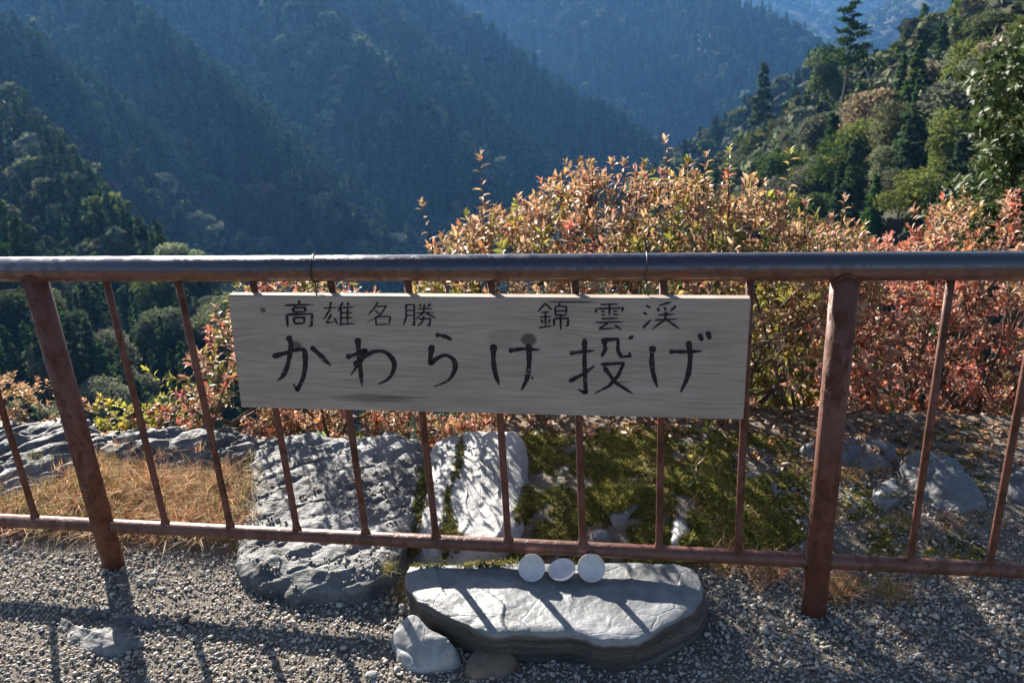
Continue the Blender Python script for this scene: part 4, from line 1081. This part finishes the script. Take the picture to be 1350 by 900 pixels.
mound('low_shrub', 'low orange-tan foliage between the sign and the slate slab', [(330, 552), (420, 545), (520, 540), (600, 540), (690, 535)], .80, 1.05, lambda x: -.06, 420, .026, lambda p: PAL['azalea'] if rng.random() < .6 else PAL['red'], -.12, slen=(.03, .07), tipn=18, r0=.004)
mound('low_shrub', 'small reddish shrub above the far left rock', [(-60, 520), (-10, 505), (20, 500), (50, 508), (70, 525), (100, 545)], .90, 1.1, lambda x: -.05, 110, .026, lambda p: PAL['azalea'], -.15, slen=(.03, .07), tipn=10, r0=.004)
mound('low_shrub', 'small yellow-green seedling above the long craggy rock', [(118, 558), (140, 540), (165, 532), (190, 545), (205, 560)], .88, 1.02, lambda x: 0.0, 46, .027, YEL, -.12, slen=(.03, .06), tipn=8, r0=.003, wide=.5)
mound('low_shrub', 'thin reddish twigs beside the yellow-green seedling on the rocks', [(190, 560), (205, 548), (225, 556)], .88, 1.0, lambda x: 0.0, 26, .022, PAL['red'], -.12, slen=(.03, .06), tipn=5, r0=.003)
mound('low_shrub', 'low reddish-brown growth creeping over the shaded rocks at the right', [(1040, 585), (1090, 552), (1150, 538), (1220, 552), (1290, 580), (1360, 590), (1420, 590)], .84, 1.2, lambda x: -.05, 420, .028, lambda p: PAL['red'] if rng.random() < .6 else PAL['olive'], -.12, slen=(.03, .08), tipn=24, r0=.004)
# red-leaved shrub at the right, stems bare low down
prof = [(1060, 420), (1110, 372), (1150, 350), (1190, 335), (1230, 318), (1270, 300), (1310, 292), (1350, 286), (1420, 280), (1500, 290), (1540, 330)]
rs_, E2 = mound('red_shrub', 'tall red and pink-leaved shrub filling the right side behind the railing', prof, 1.30, 2.1, lambda x: -.45, 1750, .032, lambda p: PAL['red'] if float(fbm(np.array([p * 3 + 5.]), 2)[0]) > -.28 else PAL['azalea'], -.9, tipn=80, r0=.010, slen=(.06, .13), wide=.42)
md, E3 = mound('green_shrub', 'shaded green-leaved shrub with thin stems between the sign and right-hand post', [(900, 400), (960, 372), (1020, 362), (1070, 366), (1110, 390)], 1.15, 1.6, lambda x: -.25, 330, .036, lambda p: PAL['olive'] if rng.random() < .7 else YEL, -.3, tipn=40, r0=.007, slen=(.06, .12), wide=.5)
# small broad-leaved plants in the moss
for (u, v, h, nn, lab) in ((912, 640, .10, 9, 'small yellowish seedling with drooping leaves in the moss'), (945, 600, .12, 8, 'leafy green seedling at the back of the moss under the sign'), (700, 706, .03, 5, 'tiny green sprout in the moss beside the white rock')):
    p = onz(u, v, .075); z, _ = drop(p[0], p[1]); lv, tw = Leaves(), MB(); e = empty('seedling', (p[0], p[1], z))
    for k in range(2): sprig(lv, tw, np.array([.01 * k, 0, 0.]), np.array([rng.normal(0, .2), rng.normal(0, .2), 1.]), h * (1 - .3 * k), nn, .042 if h > .05 else .016, YEL if k == 0 else PAL['olive'], .45, .7, .0016, 1.1)
    link('foliage', lv.mesh('foliage'), M_SHRUB, e); link('stem', tw.mesh('stem'), M_TWIG, e); tag(e, lab, 'plant')
# fallen leaves
for (u, v, c, l, lab) in ((700, 693, (.45, .26, .13), .028, 'curled tan fallen leaf on the moss near the white rock'), (684, 690, (.40, .14, .06), .02, 'small orange fallen leaf on the moss near the white rock'), (204, 662, (.52, .46, .40), .04, 'pale papery fallen leaf standing in the dry grass'),
                          (210, 704, (.30, .16, .09), .045, 'brown fallen leaf under the rail left of the slab'), (14, 704, (.24, .10, .05), .04, 'dark red-brown fallen leaf at the left edge under the rail'), (780, 565, (.42, .17, .08), .03, 'orange fallen leaf at the back of the moss under the sign'),
                          (1055, 652, (.46, .20, .06), .022, 'orange fallen leaf beside the upright right-hand post'), (1130, 676, (.34, .20, .15), .04, 'pinkish-brown fallen leaf on the bank right of the post'), (1000, 705, (.30, .15, .08), .035, 'brown fallen leaf on the moss left of the upright post'),
                          (1190, 838, (.20, .09, .05), .03, 'dark brown fallen leaf on the shaded gravel at the right'), (688, 886, (.22, .11, .06), .026, 'dark fallen leaf on gravel right of the brown stone')):
    p = onz(u, v, .05); z, _ = drop(p[0], p[1]); p = onz(u, v, z); z, _ = drop(p[0], p[1]); a = rng.uniform(0, 6.28); one = np.array
    me = leaf_mesh('fallen_leaf', np.zeros((1, 3)), one([[math.cos(a), math.sin(a), .25]]), one([[.1, -.2, 1.]]), one([l]), one([l * .55]), one([c]), one([.5]))
    o = link('fallen_leaf', me, M_SHRUB, loc=(p[0], p[1], z + .006)); tag(o, lab, 'leaf')

n = 5200
lx = rng.uniform(-.9, 3.0, n); ly = .62 + .75 * rng.random(n) - .15 * rng.random(n) ** 3
ok = (ly > np.where(lx < .9, .62, np.where(lx < 1.75, .74, .55))) & (fbm(np.column_stack([lx * 4, ly * 4, 0 * lx + 6.6]), 2) > -.45); lx, ly = lx[ok], ly[ok]; n = len(lx)
lz = np.array([drop(a, b)[0] for a, b in zip(lx, ly)]) + rng.uniform(.002, .012, n)
one = np.array
LIT = [(leaf_mesh('litter_%d' % k, np.array([[0, -.5, 0.]]), one([[0, 1., .05]]), one([[0, 0, 1.]]), one([1.]), one([.5]), one([c]), one([.35 * (k % 3) - .2])), M_SHRUB) for k, c in enumerate([(.34, .19, .11), (.42, .27, .17), (.26, .13, .08), (.46, .24, .10), (.38, .30, .22), (.20, .11, .07)])]
sz = rng.uniform(.016, .036, n)
li = scatter('leaf_litter', np.column_stack([lx, ly, lz]), np.column_stack([rng.normal(0, .5, n), rng.normal(0, .5, n), rng.uniform(0, 6.28, n)]), np.column_stack([sz, sz, sz]), rng.integers(0, 6, n), LIT)
tag(li, 'brown and tan fallen leaves littering the ground under the shrubs', 'leaf litter', kind='stuff')

# ------------------------------------------------------------------ glossy evergreen at the right edge
M_GLOSS = m_leaf('glossy_leaves', .25, .52, .22)
def ev_sampler():
    while True:
        u = rng.uniform(1215, 1560); v = rng.uniform(48, 350)
        ed = np.interp(v, [25, 60, 120, 180, 230, 270, 310, 350], [1390, 1330, 1298, 1300, 1304, 1246, 1232, 1250]) + 14 * float(vnoise(np.array([[v / 14, 0, 2.2]]))[0])
        if u > ed: break
    Y = 6.4 + rng.uniform(-.9, .9); p = ony(u, v, Y)
    return p, np.array([-.5 + rng.normal(0, .5), -.5 + rng.normal(0, .4), .45 + rng.normal(0, .4)])
b = far(1500, 330, 8.3); bz = float(terrain(np.array([b[0]]), np.array([b[1]]))[0][0])
ev, _ = make_shrub('evergreen_tree', 'dark glossy-leaved evergreen tree at the right edge above the red shrub', [(b[0], b[1], bz), (b[0] + .1, b[1], bz)], ev_sampler, 1700, .10, lambda p: PAL['dark'], (9, 14), (.10, .22), .04, .45, 14, 'tree', M_GLOSS, 1.0)

# ------------------------------------------------------------------ single trees on the right slope
def pine(u, vtop, vbase, D, label):
    b, t = far(u, vbase, D), far(u, vtop, D); h = t[2] - b[2]; e = empty('pine_tree', tuple(b))
    r = np.random.default_rng(5); pos, nrm, col = [], [], []
    tw = MB(); zs = np.linspace(-.3, 1, 12); tube(tw, np.column_stack([.03 * h * np.sin(zs * 3), 0 * zs, zs * h]), h * .014 * (1.1 - zs * .85), 8)
    for k in range(17):
        z = .30 + .70 * (k / 16); a = k * 2.4; l = h * (.30 * (1.08 - z) ** .6 * r.uniform(.35, 1.25) + .03)
        b0 = np.array([.03 * h * math.sin(z * 3), 0, z * h]); tip = b0 + np.array([math.cos(a) * l, math.sin(a) * l, l * .18])
        tube(tw, [b0, (b0 + tip) / 2, tip], [h * .005, h * .004, h * .002], 5)
        m = int(70 + 170 * l / h * 3)
        tt = r.uniform(.25, 1.1, m); q = b0 + (tip - b0) * tt[:, None] + r.normal(0, 1, (m, 3)) * np.array([.26, .26, .10]) * l
        pos.append(q); nrm.append(np.tile([0, 0, 1.], (m, 1)) + r.normal(0, .5, (m, 3))); col.append(np.array([.055, .080, .024]) * r.uniform(.6, 1.5, (m, 1)))
    pos = np.vstack(pos); me = cards('crown', pos, np.vstack(nrm), h * .026 * r.uniform(.6, 1.4, len(pos)), np.vstack(col), 2.2)
    link('crown', me, M_FOL, e); link('trunk', tw.mesh('trunk'), M_TWIG, e)
    return tag(e, label, 'tree')
pine(1112, 6, 125, 190, 'tall pine with tiered branches standing above the right slope against the far hills')
c = far(1000, 215, 300); plant('cedar', c[0], c[1], c[2], 32, .9, 'tall slender cedar at the left end of the sunlit right slope', None, 'cedar_tree')
c = far(1085, 120, 230); plant('olive', c[0], c[1], c[2] - 6, 16, .9, 'yellow-green tree just left of the tall pine', None, 'broadleaf_tree')
mb = MB(); a, b_ = far(1150, 125, 230), far(1136, 78, 230); tube(mb, spline(np.array([a, (a + b_) / 2 + [.3, 0, 0], b_]), 5), np.linspace(.35, .08, 11), 6)
d_ = (a + b_) / 2; tube(mb, [d_, d_ + [1.0, 0, 2.2]], [.12, .04], 5)
tag(link('dead_tree', mb.mesh('dead_tree'), m_plain('bare_grey_wood', (.34, .32, .30), .9)), 'bare pale dead tree leaning just right of the tall pine', 'tree')

# ------------------------------------------------------------------ haze
zlo, zhi = float(TZ.min()) - 60, float(TZ.max()) + 60
bm = bmesh.new(); bmesh.ops.create_cube(bm, size=1)
me = bpy.data.meshes.new('haze'); bm.to_mesh(me); bm.free()
hz = link('haze', me)
hz.scale = (11500, 11500, zhi - zlo); hz.location = (CAM[0], CAM[1], (zhi + zlo) / 2)
hm = bpy.data.materials.new('haze'); hm.use_nodes = True; t = hm.node_tree; t.nodes.clear()
ho = t.nodes.new('ShaderNodeOutputMaterial'); pv = t.nodes.new('ShaderNodeVolumePrincipled')
pv.inputs['Color'].default_value = (.17, .45, 1.0, 1); pv.inputs['Density'].default_value = .78e-4; pv.inputs['Anisotropy'].default_value = .35
t.links.new(pv.outputs[0], ho.inputs['Volume']); me.materials.append(hm)
tag(hz, 'thin blue haze filling the valley air', 'haze', kind='stuff')
